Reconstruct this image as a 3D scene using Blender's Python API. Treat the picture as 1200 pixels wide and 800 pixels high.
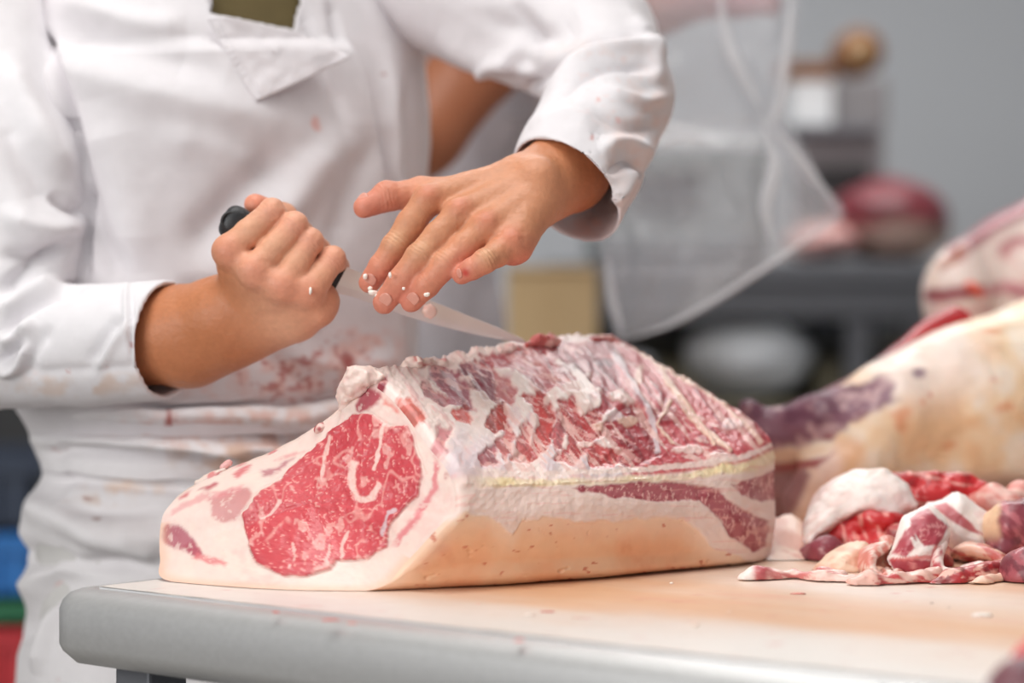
import bpy, bmesh, math, random
import numpy as np
from mathutils import Vector, Matrix

for o in list(bpy.data.objects):
    bpy.data.objects.remove(o, do_unlink=True)
SC = bpy.context.scene
COL = SC.collection

# ------------------------------------------------------------------ camera
F = 2833.0                      # focal length in pixels of the 1200 px wide frame (85 mm)
TZ = 0.88                       # height of the cutting board
CZ = TZ + 0.236                 # camera height
PITCH = math.atan(47.0 / F)     # looks down by one degree
cam_d = bpy.data.cameras.new('camera'); cam = bpy.data.objects.new('camera', cam_d); COL.objects.link(cam)
cam.location = (0, 0, CZ); cam.rotation_euler = (math.pi / 2 - PITCH, 0, 0)
cam_d.sensor_width = 36.0; cam_d.lens = 85.0
cam_d.clip_start = 0.05; cam_d.clip_end = 60
cam_d.dof.use_dof = True; cam_d.dof.focus_distance = 2.04; cam_d.dof.aperture_fstop = 2.2
SC.camera = cam

# ------------------------------------------------------------------ world, exposure, lamps
SC.view_settings.view_transform = 'Standard'
SC.view_settings.look = 'None'
SC.view_settings.gamma = 1.0
SC.view_settings.use_curve_mapping = False
SC.view_settings.exposure = 0.16
wd = bpy.data.worlds.new('world'); SC.world = wd; wd.use_nodes = True
bg = wd.node_tree.nodes['Background']
bg.inputs[0].default_value = (0.93, 0.96, 1.0, 1); bg.inputs[1].default_value = 0.50

def area(name, loc, target, sx, sy, power, color=(1, 1, 1)):
    l = bpy.data.lights.new(name, 'AREA'); l.shape = 'RECTANGLE'; l.size = sx; l.size_y = sy
    l.energy = power; l.color = color
    o = bpy.data.objects.new(name, l); COL.objects.link(o); o.location = loc
    d = Vector(target) - Vector(loc); o.rotation_euler = d.to_track_quat('-Z', 'Y').to_euler()
    return o
area('daylight_shopfront', (-2.3, -0.7, 1.85), (-0.05, 2.2, 1.0), 2.2, 1.8, 66, (1.0, 0.985, 0.96))
area('ceiling_light_near', (-0.2, 1.9, 3.05), (-0.2, 1.9, 0), 1.6, 1.2, 20, (1.0, 0.98, 0.95))
area('ceiling_light_far', (0.3, 4.6, 3.05), (0.3, 4.6, 0), 2.4, 1.2, 52, (1.0, 0.98, 0.96))

# ------------------------------------------------------------------ helpers
FW = np.array([0, math.cos(PITCH), -math.sin(PITCH)])
UP = np.array([0, math.sin(PITCH), math.cos(PITCH)])
RT = np.array([1.0, 0, 0])
C0 = np.array([0, 0, CZ])

def P(px, py, d):
    """world point of depth d metres that lies on the sight line of a picture position"""
    return C0 + d * FW + (px - 600.0) / F * d * RT + (400.0 - py) / F * d * UP

def on_plane(px, py, z):
    r = FW + (px - 600.0) / F * RT + (400.0 - py) / F * UP
    t = (z - CZ) / r[2]
    return C0 + t * r

def proj(A):
    """local flat design coordinates used for laying out marbling, seams and folds"""
    V = A - C0
    d = V @ FW
    return 600.0 + F * (V @ RT) / d, 400.0 - F * (V @ UP) / d, d

def s2l(c):
    c = np.asarray(c, float) / 255.0
    return np.where(c <= 0.04045, c / 12.92, ((c + 0.055) / 1.055) ** 2.4)

def rgb(r, g, b):
    return s2l((r, g, b))

def sst(a, b, x):
    t = np.clip((x - a) / (b - a), 0, 1)
    return t * t * (3 - 2 * t)

def _hash(ix, iy, iz, seed):
    h = (ix.astype(np.uint32) * np.uint32(374761393) + iy.astype(np.uint32) * np.uint32(668265263)
         + iz.astype(np.uint32) * np.uint32(2147483647 - 58) + np.uint32(seed * 974711 + 17))
    h = (h ^ (h >> np.uint32(13))) * np.uint32(1274126177)
    h = h ^ (h >> np.uint32(16))
    return (h & np.uint32(0xffffff)).astype(np.float32) / 16777215.0

def vnoise(x, y, z=None, seed=0):
    x = np.asarray(x, float); y = np.asarray(y, float)
    z = np.zeros_like(x) if z is None else np.asarray(z, float)
    ix = np.floor(x); iy = np.floor(y); iz = np.floor(z)
    fx, fy, fz = x - ix, y - iy, z - iz
    fx = fx * fx * (3 - 2 * fx); fy = fy * fy * (3 - 2 * fy); fz = fz * fz * (3 - 2 * fz)
    ix = ix.astype(np.int64); iy = iy.astype(np.int64); iz = iz.astype(np.int64)
    r = 0
    for dx in (0, 1):
        wx = fx if dx else 1 - fx
        for dy in (0, 1):
            wy = fy if dy else 1 - fy
            for dz in (0, 1):
                wz = fz if dz else 1 - fz
                r = r + wx * wy * wz * _hash(ix + dx, iy + dy, iz + dz, seed)
    return r * 2 - 1

def fbm(x, y, z=None, octv=4, seed=0, gain=0.5):
    a, s, n = 1.0, 0.0, 0.0
    zz = None if z is None else np.asarray(z, float)
    for i in range(octv):
        f = 2.03 ** i
        s = s + a * vnoise(np.asarray(x) * f, np.asarray(y) * f, None if zz is None else zz * f, seed + i * 7)
        n += a; a *= gain
    return s / n

def fbm3(A, f, octv=4, seed=0):
    return fbm(A[:, 0] * f, A[:, 1] * f, A[:, 2] * f, octv, seed)

def seg_d(x, y, pts):
    """distance to a polyline and the running length share along it"""
    best = np.full(np.shape(x), 1e9); tt = np.zeros(np.shape(x)); n = len(pts) - 1
    for i in range(n):
        ax, ay = pts[i]; bx, by = pts[i + 1]
        dx, dy = bx - ax, by - ay
        t = np.clip(((x - ax) * dx + (y - ay) * dy) / (dx * dx + dy * dy + 1e-9), 0, 1)
        d = np.hypot(x - ax - t * dx, y - ay - t * dy)
        m = d < best
        best = np.where(m, d, best); tt = np.where(m, (i + t) / n, tt)
    return best, tt

def poly_sd(x, y, pts):
    """signed distance to a polygon, positive inside"""
    d, _ = seg_d(x, y, list(pts) + [pts[0]])
    ins = np.zeros(np.shape(x), bool); n = len(pts)
    for i in range(n):
        ax, ay = pts[i]; bx, by = pts[(i + 1) % n]
        c = ((ay > y) != (by > y)) & (x < (bx - ax) * (y - ay) / (by - ay + 1e-12) + ax)
        ins ^= c
    return np.where(ins, d, -d)

def cr(pts, n, closed=False):
    """Catmull-Rom through rows of pts; n samples per span (int or list)"""
    pts = np.asarray(pts, float); m = len(pts); out = []
    spans = m if closed else m - 1
    if isinstance(n, int): n = [n] * spans
    for i in range(spans):
        if closed:
            p0, p1, p2, p3 = pts[(i - 1) % m], pts[i], pts[(i + 1) % m], pts[(i + 2) % m]
        else:
            p1, p2 = pts[i], pts[i + 1]
            p0 = pts[i - 1] if i > 0 else 2 * p1 - p2
            p3 = pts[i + 2] if i + 2 < m else 2 * p2 - p1
        t = (np.arange(n[i]) / n[i]).reshape((-1,) + (1,) * (pts.ndim - 1))
        out.append(0.5 * (2 * p1 + (p2 - p0) * t + (2 * p0 - 5 * p1 + 4 * p2 - p3) * t ** 2
                          + (3 * p1 - p0 - 3 * p2 + p3) * t ** 3))
    if not closed: out.append(pts[-1:])
    return np.concatenate(out, 0)

def grid_faces(nu, nv, wrap_v=False, off=0, wrap_u=False):
    iu = np.arange(nu if wrap_u else nu - 1); iv = np.arange(nv if wrap_v else nv - 1)
    a, b = np.meshgrid(iu, iv, indexing='ij')
    a2 = (a + 1) % nu; b2 = (b + 1) % nv
    return np.stack([a * nv + b, a2 * nv + b, a2 * nv + b2, a * nv + b2], -1).reshape(-1, 4) + off

def vnormals(V, Fc):
    n = np.cross(V[Fc[:, 2]] - V[Fc[:, 0]], V[Fc[:, 3]] - V[Fc[:, 1]])
    N = np.zeros_like(V)
    for k in range(4): np.add.at(N, Fc[:, k], n)
    return N / (np.linalg.norm(N, axis=1, keepdims=True) + 1e-12)

def make(name, V, Fc, mat, parent=None, col=None, smooth=True, attrs=None):
    """links vertices and faces (quads as an array, or a list of tuples) as ONE mesh object"""
    V = np.asarray(V, np.float32)
    me = bpy.data.meshes.new(name)
    if isinstance(Fc, np.ndarray):
        used = np.unique(Fc)
        if len(used) < len(V):
            mp = np.full(len(V), -1); mp[used] = np.arange(len(used))
            V = V[used]; Fc = mp[Fc]
            if col is not None: col = np.asarray(col)[used]
            if attrs: attrs = {k: v[used] for k, v in attrs.items()}
        k = Fc.shape[1]
        me.vertices.add(len(V)); me.vertices.foreach_set('co', V.ravel())
        me.loops.add(Fc.size); me.loops.foreach_set('vertex_index', Fc.ravel().astype(np.int32))
        me.polygons.add(len(Fc)); me.polygons.foreach_set('loop_start', np.arange(0, Fc.size, k, dtype=np.int32))
        me.update(calc_edges=True)
    else:
        me.from_pydata([tuple(map(float, v)) for v in V], [], Fc); me.update()
    me.validate()
    if smooth: me.polygons.foreach_set('use_smooth', np.ones(len(me.polygons), bool))
    if col is not None:
        ca = np.ones((len(V), 4), np.float32); ca[:, :3] = np.clip(col, 0, 1)
        at = me.attributes.new('pigment', 'FLOAT_COLOR', 'POINT'); at.data.foreach_set('color', ca.ravel())
    if attrs:
        for k_, v_ in attrs.items():
            at = me.attributes.new(k_, 'FLOAT', 'POINT'); at.data.foreach_set('value', np.asarray(v_, np.float32))
    o = bpy.data.objects.new(name, me); COL.objects.link(o)
    if mat: me.materials.append(mat)
    if parent: o.parent = parent; o.matrix_parent_inverse = Matrix.Translation(-parent.location)
    return o

def from_bm(name, bm, mat, parent=None, smooth=False):
    me = bpy.data.meshes.new(name); bm.normal_update(); bm.to_mesh(me); bm.free()
    if smooth: me.polygons.foreach_set('use_smooth', np.ones(len(me.polygons), bool))
    o = bpy.data.objects.new(name, me); COL.objects.link(o); me.materials.append(mat)
    if parent: o.parent = parent; o.matrix_parent_inverse = Matrix.Translation(-parent.location)
    return o

def tag(o, label=None, cat=None, group=None, kind=None):
    if label: o['label'] = label
    if cat: o['category'] = cat
    if group: o['group'] = group
    if kind: o['kind'] = kind
    return o

def thing(name, loc, label, cat, group=None):
    o = bpy.data.objects.new(name, None); COL.objects.link(o); o.empty_display_size = 0.05
    o.location = Vector([float(v) for v in loc])
    return tag(o, label, cat, group)

def bm_box(bm, c, s, rot=0.0, bev=0.0):
    r = bmesh.ops.create_cube(bm, size=1.0)
    M = Matrix.Translation(Vector(c)) @ Matrix.Rotation(rot, 4, 'Z') @ Matrix.Diagonal((s[0], s[1], s[2], 1))
    bmesh.ops.transform(bm, matrix=M, verts=r['verts'])
    if bev > 0:
        es = list({e for v in r['verts'] for e in v.link_edges})
        bmesh.ops.bevel(bm, geom=es, offset=bev, segments=2, affect='EDGES', profile=0.6)

def box(name, c, s, mat, parent=None, rot=0.0, bev=0.0):
    bm = bmesh.new(); bm_box(bm, c, s, rot, bev); return from_bm(name, bm, mat, parent)

def lathe(profile, seg=32):
    V, Fc = [], []
    for r, z in profile:
        for k in range(seg):
            a = 2 * math.pi * k / seg; V.append((r * math.cos(a), r * math.sin(a), z))
    return np.array(V), grid_faces(len(profile), seg, True)

def tube(path, rad, nseg=16, caps=True):
    """tapered round tube along path (rows), rad per row"""
    path = np.asarray(path, float); rad = np.broadcast_to(np.asarray(rad, float), (len(path),))
    T = np.gradient(path, axis=0); T /= np.linalg.norm(T, axis=1, keepdims=True)
    ref = np.array([0, 0, 1.0]) if abs(T[0][2]) < 0.9 else np.array([1.0, 0, 0])
    n = np.cross(T[0], ref); n /= np.linalg.norm(n); V = []
    for i in range(len(path)):
        n = n - T[i] * (n @ T[i]); n /= np.linalg.norm(n); b = np.cross(T[i], n)
        a = np.linspace(0, 2 * math.pi, nseg, endpoint=False)[:, None]
        V.append(path[i] + rad[i] * (np.cos(a) * n + np.sin(a) * b))
    V = np.concatenate(V); Fc = [tuple(f) for f in grid_faces(len(path), nseg, True)]
    if caps:
        Fc.append(tuple(range(nseg))[::-1]); m = (len(path) - 1) * nseg; Fc.append(tuple(range(m, m + nseg)))
    return V, Fc

# ------------------------------------------------------------------ signed distance sculpting
class Field:
    def __init__(self, lo, hi, vox):
        self.vox = vox; self.lo = np.asarray(lo, float)
        self.n = np.ceil((np.asarray(hi) - self.lo) / vox).astype(int) + 1
        self.ax = [(self.lo[i] + vox * np.arange(self.n[i])).astype(np.float32) for i in range(3)]
        self.V = np.full(self.n, 1.0, np.float32)
    def _sl(self, lo, hi):
        a = np.clip(np.floor((lo - self.lo) / self.vox).astype(int), 0, self.n)
        b = np.clip(np.ceil((hi - self.lo) / self.vox).astype(int) + 1, 0, self.n)
        return tuple(slice(int(a[i]), int(b[i])) for i in range(3))
    def _grid(self, sl):
        return (self.ax[0][sl[0]][:, None, None], self.ax[1][sl[1]][None, :, None], self.ax[2][sl[2]][None, None, :])
    def _comb(self, sl, d, k, sub=False):
        a = self.V[sl]
        if sub:
            h = np.maximum(k - np.abs(a + d), 0) / k
            self.V[sl] = np.maximum(a, -d) + h * h * k * 0.25
        else:
            h = np.maximum(k - np.abs(a - d), 0) / k
            self.V[sl] = np.minimum(a, d) - h * h * k * 0.25
    def cone(self, a, b, ra, rb, k=0.004, sub=False):
        a = np.asarray(a, float); b = np.asarray(b, float); m = max(ra, rb) + k + 3 * self.vox
        sl = self._sl(np.minimum(a, b) - m, np.maximum(a, b) + m)
        if any(s.stop - s.start < 1 for s in sl): return self
        x, y, z = self._grid(sl); ab = b - a; L = ab @ ab + 1e-12
        t = np.clip(((x - a[0]) * ab[0] + (y - a[1]) * ab[1] + (z - a[2]) * ab[2]) / L, 0, 1)
        d = np.sqrt((x - a[0] - t * ab[0]) ** 2 + (y - a[1] - t * ab[1]) ** 2 + (z - a[2] - t * ab[2]) ** 2) - (ra + (rb - ra) * t)
        self._comb(sl, d.astype(np.float32), k, sub); return self
    def ball(self, c, r, k=0.004, sub=False):
        return self.cone(c, np.asarray(c) + 1e-6, r, r, k, sub)
    def chain(self, pts, rad, k=0.003):
        for i in range(len(pts) - 1): self.cone(pts[i], pts[i + 1], rad[i], rad[i + 1], k)
        return self
    def ell(self, c, r, R=None, k=0.01, sub=False):
        c = np.asarray(c, float); r = np.asarray(r, float); m = r.max() + k + 3 * self.vox
        sl = self._sl(c - m, c + m)
        if any(s.stop - s.start < 1 for s in sl): return self
        x, y, z = self._grid(sl); x = x - c[0]; y = y - c[1]; z = z - c[2]
        if R is None: R = np.eye(3)
        u = [R[i][0] * x + R[i][1] * y + R[i][2] * z for i in range(3)]
        k0 = np.sqrt(sum((u[i] / r[i]) ** 2 for i in range(3)))
        k1 = np.sqrt(sum((u[i] / r[i] ** 2) ** 2 for i in range(3))) + 1e-9
        self._comb(sl, (k0 * (k0 - 1) / k1).astype(np.float32), k, sub); return self
    def noise(self, f, amp, octv=3, seed=0):
        m = np.abs(self.V) < amp * 2 + 3 * self.vox
        i = np.argwhere(m); A = self.lo + i * self.vox
        self.V[m] += amp * fbm3(A, f, octv, seed).astype(np.float32); return self
    def plane_cut(self, z):
        zz = self.ax[2][None, None, :]
        self.V = np.maximum(self.V, z - zz).astype(np.float32); return self
    def half_cut(self, p, n):
        """keeps the side against n"""
        p = np.asarray(p, float); n = np.asarray(n, float) / np.linalg.norm(n)
        x, y, z = self.ax[0][:, None, None], self.ax[1][None, :, None], self.ax[2][None, None, :]
        self.V = np.maximum(self.V, (x - p[0]) * n[0] + (y - p[1]) * n[1] + (z - p[2]) * n[2]).astype(np.float32); return self
    def mesh(self, relax=2):
        V = self.V; V = np.pad(V, 1, constant_values=0.1); nx, ny, nz = V.shape
        s = V < 0
        c = [V[dx:nx - 1 + dx, dy:ny - 1 + dy, dz:nz - 1 + dz] for dx in (0, 1) for dy in (0, 1) for dz in (0, 1)]
        sg = [q < 0 for q in c]
        cnt = sum(q.astype(np.int8) for q in sg)
        act = (cnt > 0) & (cnt < 8)
        idx = np.argwhere(act); cv = [q[act] for q in c]
        off = [(dx, dy, dz) for dx in (0, 1) for dy in (0, 1) for dz in (0, 1)]
        acc = np.zeros((len(idx), 3)); num = np.zeros(len(idx))
        for i in range(8):
            for j in range(i + 1, 8):
                if sum(abs(off[i][k] - off[j][k]) for k in range(3)) != 1: continue
                m = (cv[i] < 0) != (cv[j] < 0)
                t = np.where(m, cv[i] / np.where(m, cv[i] - cv[j], 1), 0)
                p = np.array(off[i]) + t[:, None] * (np.array(off[j]) - np.array(off[i]))
                acc += np.where(m[:, None], p, 0); num += m
        P_ = self.lo + (idx - 1 + acc / num[:, None]) * self.vox
        ids = np.full(act.shape, -1, np.int64); ids[act] = np.arange(len(idx))
        quads = []
        def emit(m, A, B, C, D, flip):
            q = np.stack([A[m], B[m], C[m], D[m]], -1); f = flip[m]
            q[f] = q[f][:, ::-1]; quads.append(q)
        a = s[:-1, 1:-1, 1:-1]; b = s[1:, 1:-1, 1:-1]
        emit(a != b, ids[:, :-1, :-1], ids[:, 1:, :-1], ids[:, 1:, 1:], ids[:, :-1, 1:], b)
        a = s[1:-1, :-1, 1:-1]; b = s[1:-1, 1:, 1:-1]
        emit(a != b, ids[:-1, :, :-1], ids[:-1, :, 1:], ids[1:, :, 1:], ids[1:, :, :-1], b)
        a = s[1:-1, 1:-1, :-1]; b = s[1:-1, 1:-1, 1:]
        emit(a != b, ids[:-1, :-1, :], ids[1:, :-1, :], ids[1:, 1:, :], ids[:-1, 1:, :], b)
        Q = np.concatenate(quads)
        Q = Q[(Q >= 0).all(1)]
        for _ in range(relax):
            S = np.zeros_like(P_); n = np.zeros(len(P_))
            for k in range(4):
                for m in (1, 3):
                    np.add.at(S, Q[:, k], P_[Q[:, (k + m) % 4]]); np.add.at(n, Q[:, k], 1)
            P_ = P_ * 0.4 + 0.6 * S / np.maximum(n, 1)[:, None]
        return P_, Q

# ------------------------------------------------------------------ materials
def nt(name):
    m = bpy.data.materials.new(name); m.use_nodes = True
    return m, m.node_tree.nodes, m.node_tree.links, m.node_tree.nodes['Principled BSDF']

def mat_plain(name, color, rough=0.5, metal=0.0, vary=0.06, scale=30.0, bump=0.0, bscale=200.0, spec=0.5, aniso=None):
    m, N, L, b = nt(name)
    tc = N.new('ShaderNodeTexCoord'); no = N.new('ShaderNodeTexNoise'); no.inputs['Scale'].default_value = scale
    no.inputs['Detail'].default_value = 5
    src = tc.outputs['Object']
    if aniso:
        mp = N.new('ShaderNodeMapping'); mp.inputs['Scale'].default_value = aniso[0]
        mp.inputs['Rotation'].default_value = (0, 0, aniso[1])
        L.new(src, mp.inputs['Vector']); src = mp.outputs['Vector']
    L.new(src, no.inputs['Vector'])
    mr = N.new('ShaderNodeMapRange'); mr.inputs['To Min'].default_value = 1 - vary; mr.inputs['To Max'].default_value = 1 + vary
    mr.inputs['From Min'].default_value = 0.25; mr.inputs['From Max'].default_value = 0.75
    L.new(no.outputs['Fac'], mr.inputs['Value'])
    mx = N.new('ShaderNodeVectorMath'); mx.operation = 'SCALE'; mx.inputs[0].default_value = tuple(color)
    L.new(mr.outputs[0], mx.inputs['Scale']); L.new(mx.outputs[0], b.inputs['Base Color'])
    b.inputs['Roughness'].default_value = rough; b.inputs['Metallic'].default_value = metal
    b.inputs['Specular IOR Level'].default_value = spec
    if bump > 0:
        n2 = N.new('ShaderNodeTexNoise'); n2.inputs['Scale'].default_value = bscale; n2.inputs['Detail'].default_value = 4
        L.new(src, n2.inputs['Vector'])
        bp = N.new('ShaderNodeBump'); bp.inputs['Strength'].default_value = bump; bp.inputs['Distance'].default_value = 0.002
        L.new(n2.outputs['Fac'], bp.inputs['Height']); L.new(bp.outputs[0], b.inputs['Normal'])
    return m

def mat_pig(name, rough=0.4, sss=0.0, sss_r=(1, .35, .2), sss_s=0.004, coat=0.0, vary=0.05, scale=120.0, bump=0.2, bscale=500.0, spec=0.5, bdist=0.001):
    """pigment comes from the mesh's own colour layer, with procedural grain on top"""
    m, N, L, b = nt(name)
    at = N.new('ShaderNodeAttribute'); at.attribute_name = 'pigment'
    tc = N.new('ShaderNodeTexCoord'); no = N.new('ShaderNodeTexNoise'); no.inputs['Scale'].default_value = scale
    no.inputs['Detail'].default_value = 5; L.new(tc.outputs['Object'], no.inputs['Vector'])
    mr = N.new('ShaderNodeMapRange'); mr.inputs['From Min'].default_value = 0.25; mr.inputs['From Max'].default_value = 0.75
    mr.inputs['To Min'].default_value = 1 - vary; mr.inputs['To Max'].default_value = 1 + vary
    L.new(no.outputs['Fac'], mr.inputs['Value'])
    mx = N.new('ShaderNodeVectorMath'); mx.operation = 'SCALE'
    L.new(at.outputs['Color'], mx.inputs[0]); L.new(mr.outputs[0], mx.inputs['Scale'])
    L.new(mx.outputs[0], b.inputs['Base Color'])
    b.inputs['Roughness'].default_value = rough; b.inputs['Specular IOR Level'].default_value = spec
    if sss > 0:
        b.inputs['Subsurface Weight'].default_value = sss; b.inputs['Subsurface Radius'].default_value = sss_r
        b.inputs['Subsurface Scale'].default_value = sss_s
    if coat > 0:
        b.inputs['Coat Weight'].default_value = coat; b.inputs['Coat Roughness'].default_value = 0.18
    n2 = N.new('ShaderNodeTexNoise'); n2.inputs['Scale'].default_value = bscale; n2.inputs['Detail'].default_value = 4
    L.new(tc.outputs['Object'], n2.inputs['Vector'])
    bp = N.new('ShaderNodeBump'); bp.inputs['Strength'].default_value = bump; bp.inputs['Distance'].default_value = bdist
    L.new(n2.outputs['Fac'], bp.inputs['Height']); L.new(bp.outputs[0], b.inputs['Normal'])
    return m

M_MEAT = mat_pig('raw_meat', 0.42, 0.12, (1, .25, .18), 0.004, 0.18, 0.05, 150, 0.22, 380)
M_FAT = mat_pig('raw_fat', 0.45, 0.15, (1, .5, .35), 0.006, 0.08, 0.03, 90, 0.14, 200)
M_SKIN = mat_pig('human_skin', 0.45, 0.10, (1, .35, .2), 0.003, 0.0, 0.05, 220, 0.35, 700, 0.4)
M_CLOTH = mat_pig('white_cotton', 0.85, 0, vary=0.025, scale=60, bump=0.25, bscale=900, spec=0.2)
M_STEEL = mat_plain('brushed_steel', rgb(206, 206, 206), 0.45, 0.6, 0.05, 8, 0.05, 60, aniso=((1, 30, 30), math.radians(39.7)))
M_STEEL_DULL = mat_plain('dull_steel', rgb(118, 120, 126), 0.5, 0.5, 0.1, 6)
M_DARK = mat_plain('dark_painted_metal', rgb(46, 46, 48), 0.6, 0.0, 0.15, 6)
M_WALL = mat_plain('painted_wall', rgb(186, 189, 194), 0.8, 0.0, 0.02, 2)
M_FLOOR = mat_plain('concrete_floor', rgb(120, 116, 110), 0.6, 0.0, 0.1, 3)
M_CEIL = mat_plain('ceiling_paint', rgb(226, 226, 224), 0.9, 0, 0.02, 2)
M_WHITEPL = mat_plain('white_plastic', rgb(225, 226, 228), 0.4, 0, 0.02, 5)
M_BLACKPL = mat_plain('black_plastic', rgb(38, 39, 42), 0.38, 0, 0.1, 80, 0.25, 900)
# ------------------------------------------------------------------ the room
def struct(name, c, s, mat):
    o = box(name, c, s, mat); o['kind'] = 'structure'; return o
struct('floor', (0, 2.0, -0.05), (10, 10.2, 0.1), M_FLOOR)
struct('ceiling', (0, 2.4, 3.25), (10, 9.4, 0.1), M_CEIL)
struct('wall_back', (0, 7.05, 1.6), (10, 0.1, 3.2), M_WALL)
struct('wall_right', (5.05, 2.4, 1.6), (0.1, 9.4, 3.2), M_WALL)
struct('wall_left', (-5.05, 2.4, 1.6), (0.1, 9.4, 3.2), M_WALL)
struct('baseboard_back', (0, 6.985, 0.05), (9.9, 0.03, 0.1), M_WHITEPL)

# ------------------------------------------------------------------ butcher's table
E1 = np.array([0.769, -0.639, 0.0]); E2 = np.array([0.639, 0.769, 0.0]); CN = np.array([-0.342, 2.0, 0.0])
LE1, LE2 = 1.15, 1.75
ANG = math.atan2(E1[1], E1[0])
def tb(u, v, z): return CN + E1 * u + E2 * v + np.array([0, 0, z])

def table_board_col(V):
    px, py, d = proj(V)
    u = (V - CN) @ E1; v = (V - CN) @ E2
    white = rgb(238, 232, 226); tan = rgb(227, 180, 143); pink = rgb(226, 160, 132)
    warp = 0.05 * fbm(u * 9, v * 9, None, 4, 3)
    # blood and fat film wiped along the board, thinning towards the front rim
    m = sst(0.035, 0.20, v + warp * 0.8 + 0.03 * fbm(u * 4, v * 30, None, 3, 9)) * sst(-0.02, 0.18, u + v * 0.3 + warp)
    m *= 1 - 0.55 * sst(0.55, 0.9, v + warp)
    m *= 0.80 + 0.35 * fbm(u * 5, v * 22, None, 4, 5)
    # wet whitish patch in front of the trimmings
    m *= 1 - 0.75 * np.exp(-(((u - 0.50) / 0.22) ** 2 + ((v - 0.39 + 0.1 * (u - .5)) / 0.07) ** 2))
    # heavier film against the joint of meat
    hv = np.exp(-((v - 0.20 - 0.02 * warp) / 0.10) ** 2) * sst(-0.05, 0.12, u) * (1 - sst(0.35, 0.6, u))
    m = np.clip(m + 0.25 * hv, 0, 1)[:, None]
    c = white * (1 - m) + tan * m
    st = np.clip(sst(0.25, 0.6, fbm(u * 7 + 3, v * 26, None, 4, 21)) * m[:, 0] * 0.5, 0, 1)[:, None]
    c = c * (1 - st) + pink * st
    sp = sst(0.62, 0.75, fbm(u * 60, v * 60, None, 2, 33)) * 0.35
    c = c * (1 - sp[:, None]) + rgb(205, 90, 85) * sp[:, None]
    return c

tbl = thing('butcher_table', (CN + E1 * .55 + E2 * .8), 'steel-rimmed butcher table with a white cutting board top, stained orange', 'table')
nu, nv = 330, 420
uu, vv = np.meshgrid(np.linspace(0, LE1, nu), np.linspace(0, LE2, nv) , indexing='ij')
BV = CN + uu.reshape(-1, 1) * E1 + vv.reshape(-1, 1) * E2 + np.array([0, 0, TZ])
BV[:, 2] += 0.0003 * fbm(uu.ravel() * 40, vv.ravel() * 40, None, 3, 1)
BF = grid_faces(nu, nv)
M_BOARD = mat_pig('cutting_board', 0.36, 0, vary=0.03, scale=60, bump=0.12, bscale=250, spec=0.45)
make('board_surface', BV, BF, M_BOARD, tbl, table_board_col(BV))
bm = bmesh.new()
def skirt_pts(u0, u1, v0, v1, z): return [tb(u0, v0, z), tb(u1, v0, z), tb(u1, v1, z), tb(u0, v1, z)]
top = [bm.verts.new(p) for p in skirt_pts(0, LE1, 0, LE2, TZ - 0.0006)]
bot = [bm.verts.new(p) for p in skirt_pts(0, LE1, 0, LE2, TZ - 0.02)]
for i in range(4): bm.faces.new([top[i], bot[i], bot[(i + 1) % 4], top[(i + 1) % 4]])
bm.faces.new(bot)
bmesh.ops.recalc_face_normals(bm, faces=bm.faces)
from_bm('board_edge', bm, M_WHITEPL, tbl)

# rolled steel rim: profile swept round the table outline with rounded corners
def rim():
    g = 0.0035; w = 0.033
    prof = [(g, -0.012), (g, -0.003), (g + 0.004, -0.001), (w - 0.018, -0.0015), (w - 0.009, -0.0045), (w - 0.003, -0.010), (w, -0.018),
            (w, -0.046), (w - 0.003, -0.052), (w - 0.014, -0.062), (w - 0.028, -0.064), (g, -0.060)]
    rings = []
    corners = [((0, 0), math.pi, 1.5 * math.pi), ((LE1, 0), 1.5 * math.pi, 2 * math.pi), ((LE1, LE2), 0, .5 * math.pi), ((0, LE2), .5 * math.pi, math.pi)]
    for (cu, cv), a0, a1 in corners:
        for a in np.linspace(a0, a1, 9): rings.append((cu, cv, math.cos(a), math.sin(a)))
    V = []
    for cu, cv, ca, sa in rings:
        for o, z in prof: V.append(tb(cu + ca * o, cv + sa * o, TZ + z))
    return np.array(V), grid_faces(len(rings), len(prof), True, 0, True)
V, Fc = rim()
o = make('steel_rim', V, Fc, M_STEEL, tbl, smooth=True)
md = o.modifiers.new('n', 'EDGE_SPLIT'); md.split_angle = math.radians(40)
for (u, v) in ((0.03, 0.03), (LE1 - .03, 0.03), (LE1 - .03, LE2 - .03), (0.03, LE2 - .03)):
    p = tb(u, v, 0)
    box('leg', (p[0], p[1], (TZ - 0.06) / 2), (0.042, 0.042, TZ - 0.062), M_STEEL_DULL, tbl, ANG, 0.003)
p = tb(LE1 / 2, LE2 / 2, 0)
box('lower_shelf', (p[0], p[1], 0.25), (LE1 - .1, LE2 - .1, 0.025), M_STEEL_DULL, tbl, ANG, 0.003)
box('under_frame', (p[0], p[1], TZ - 0.04), (LE1 - .02, LE2 - .02, 0.035), M_STEEL_DULL, tbl, ANG, 0.003)
# ------------------------------------------------------------------ the rib joint
def paint(col, c, m):
    m = np.clip(m, 0, 1)[:, None]
    return col * (1 - m) + np.asarray(c) * m

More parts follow.
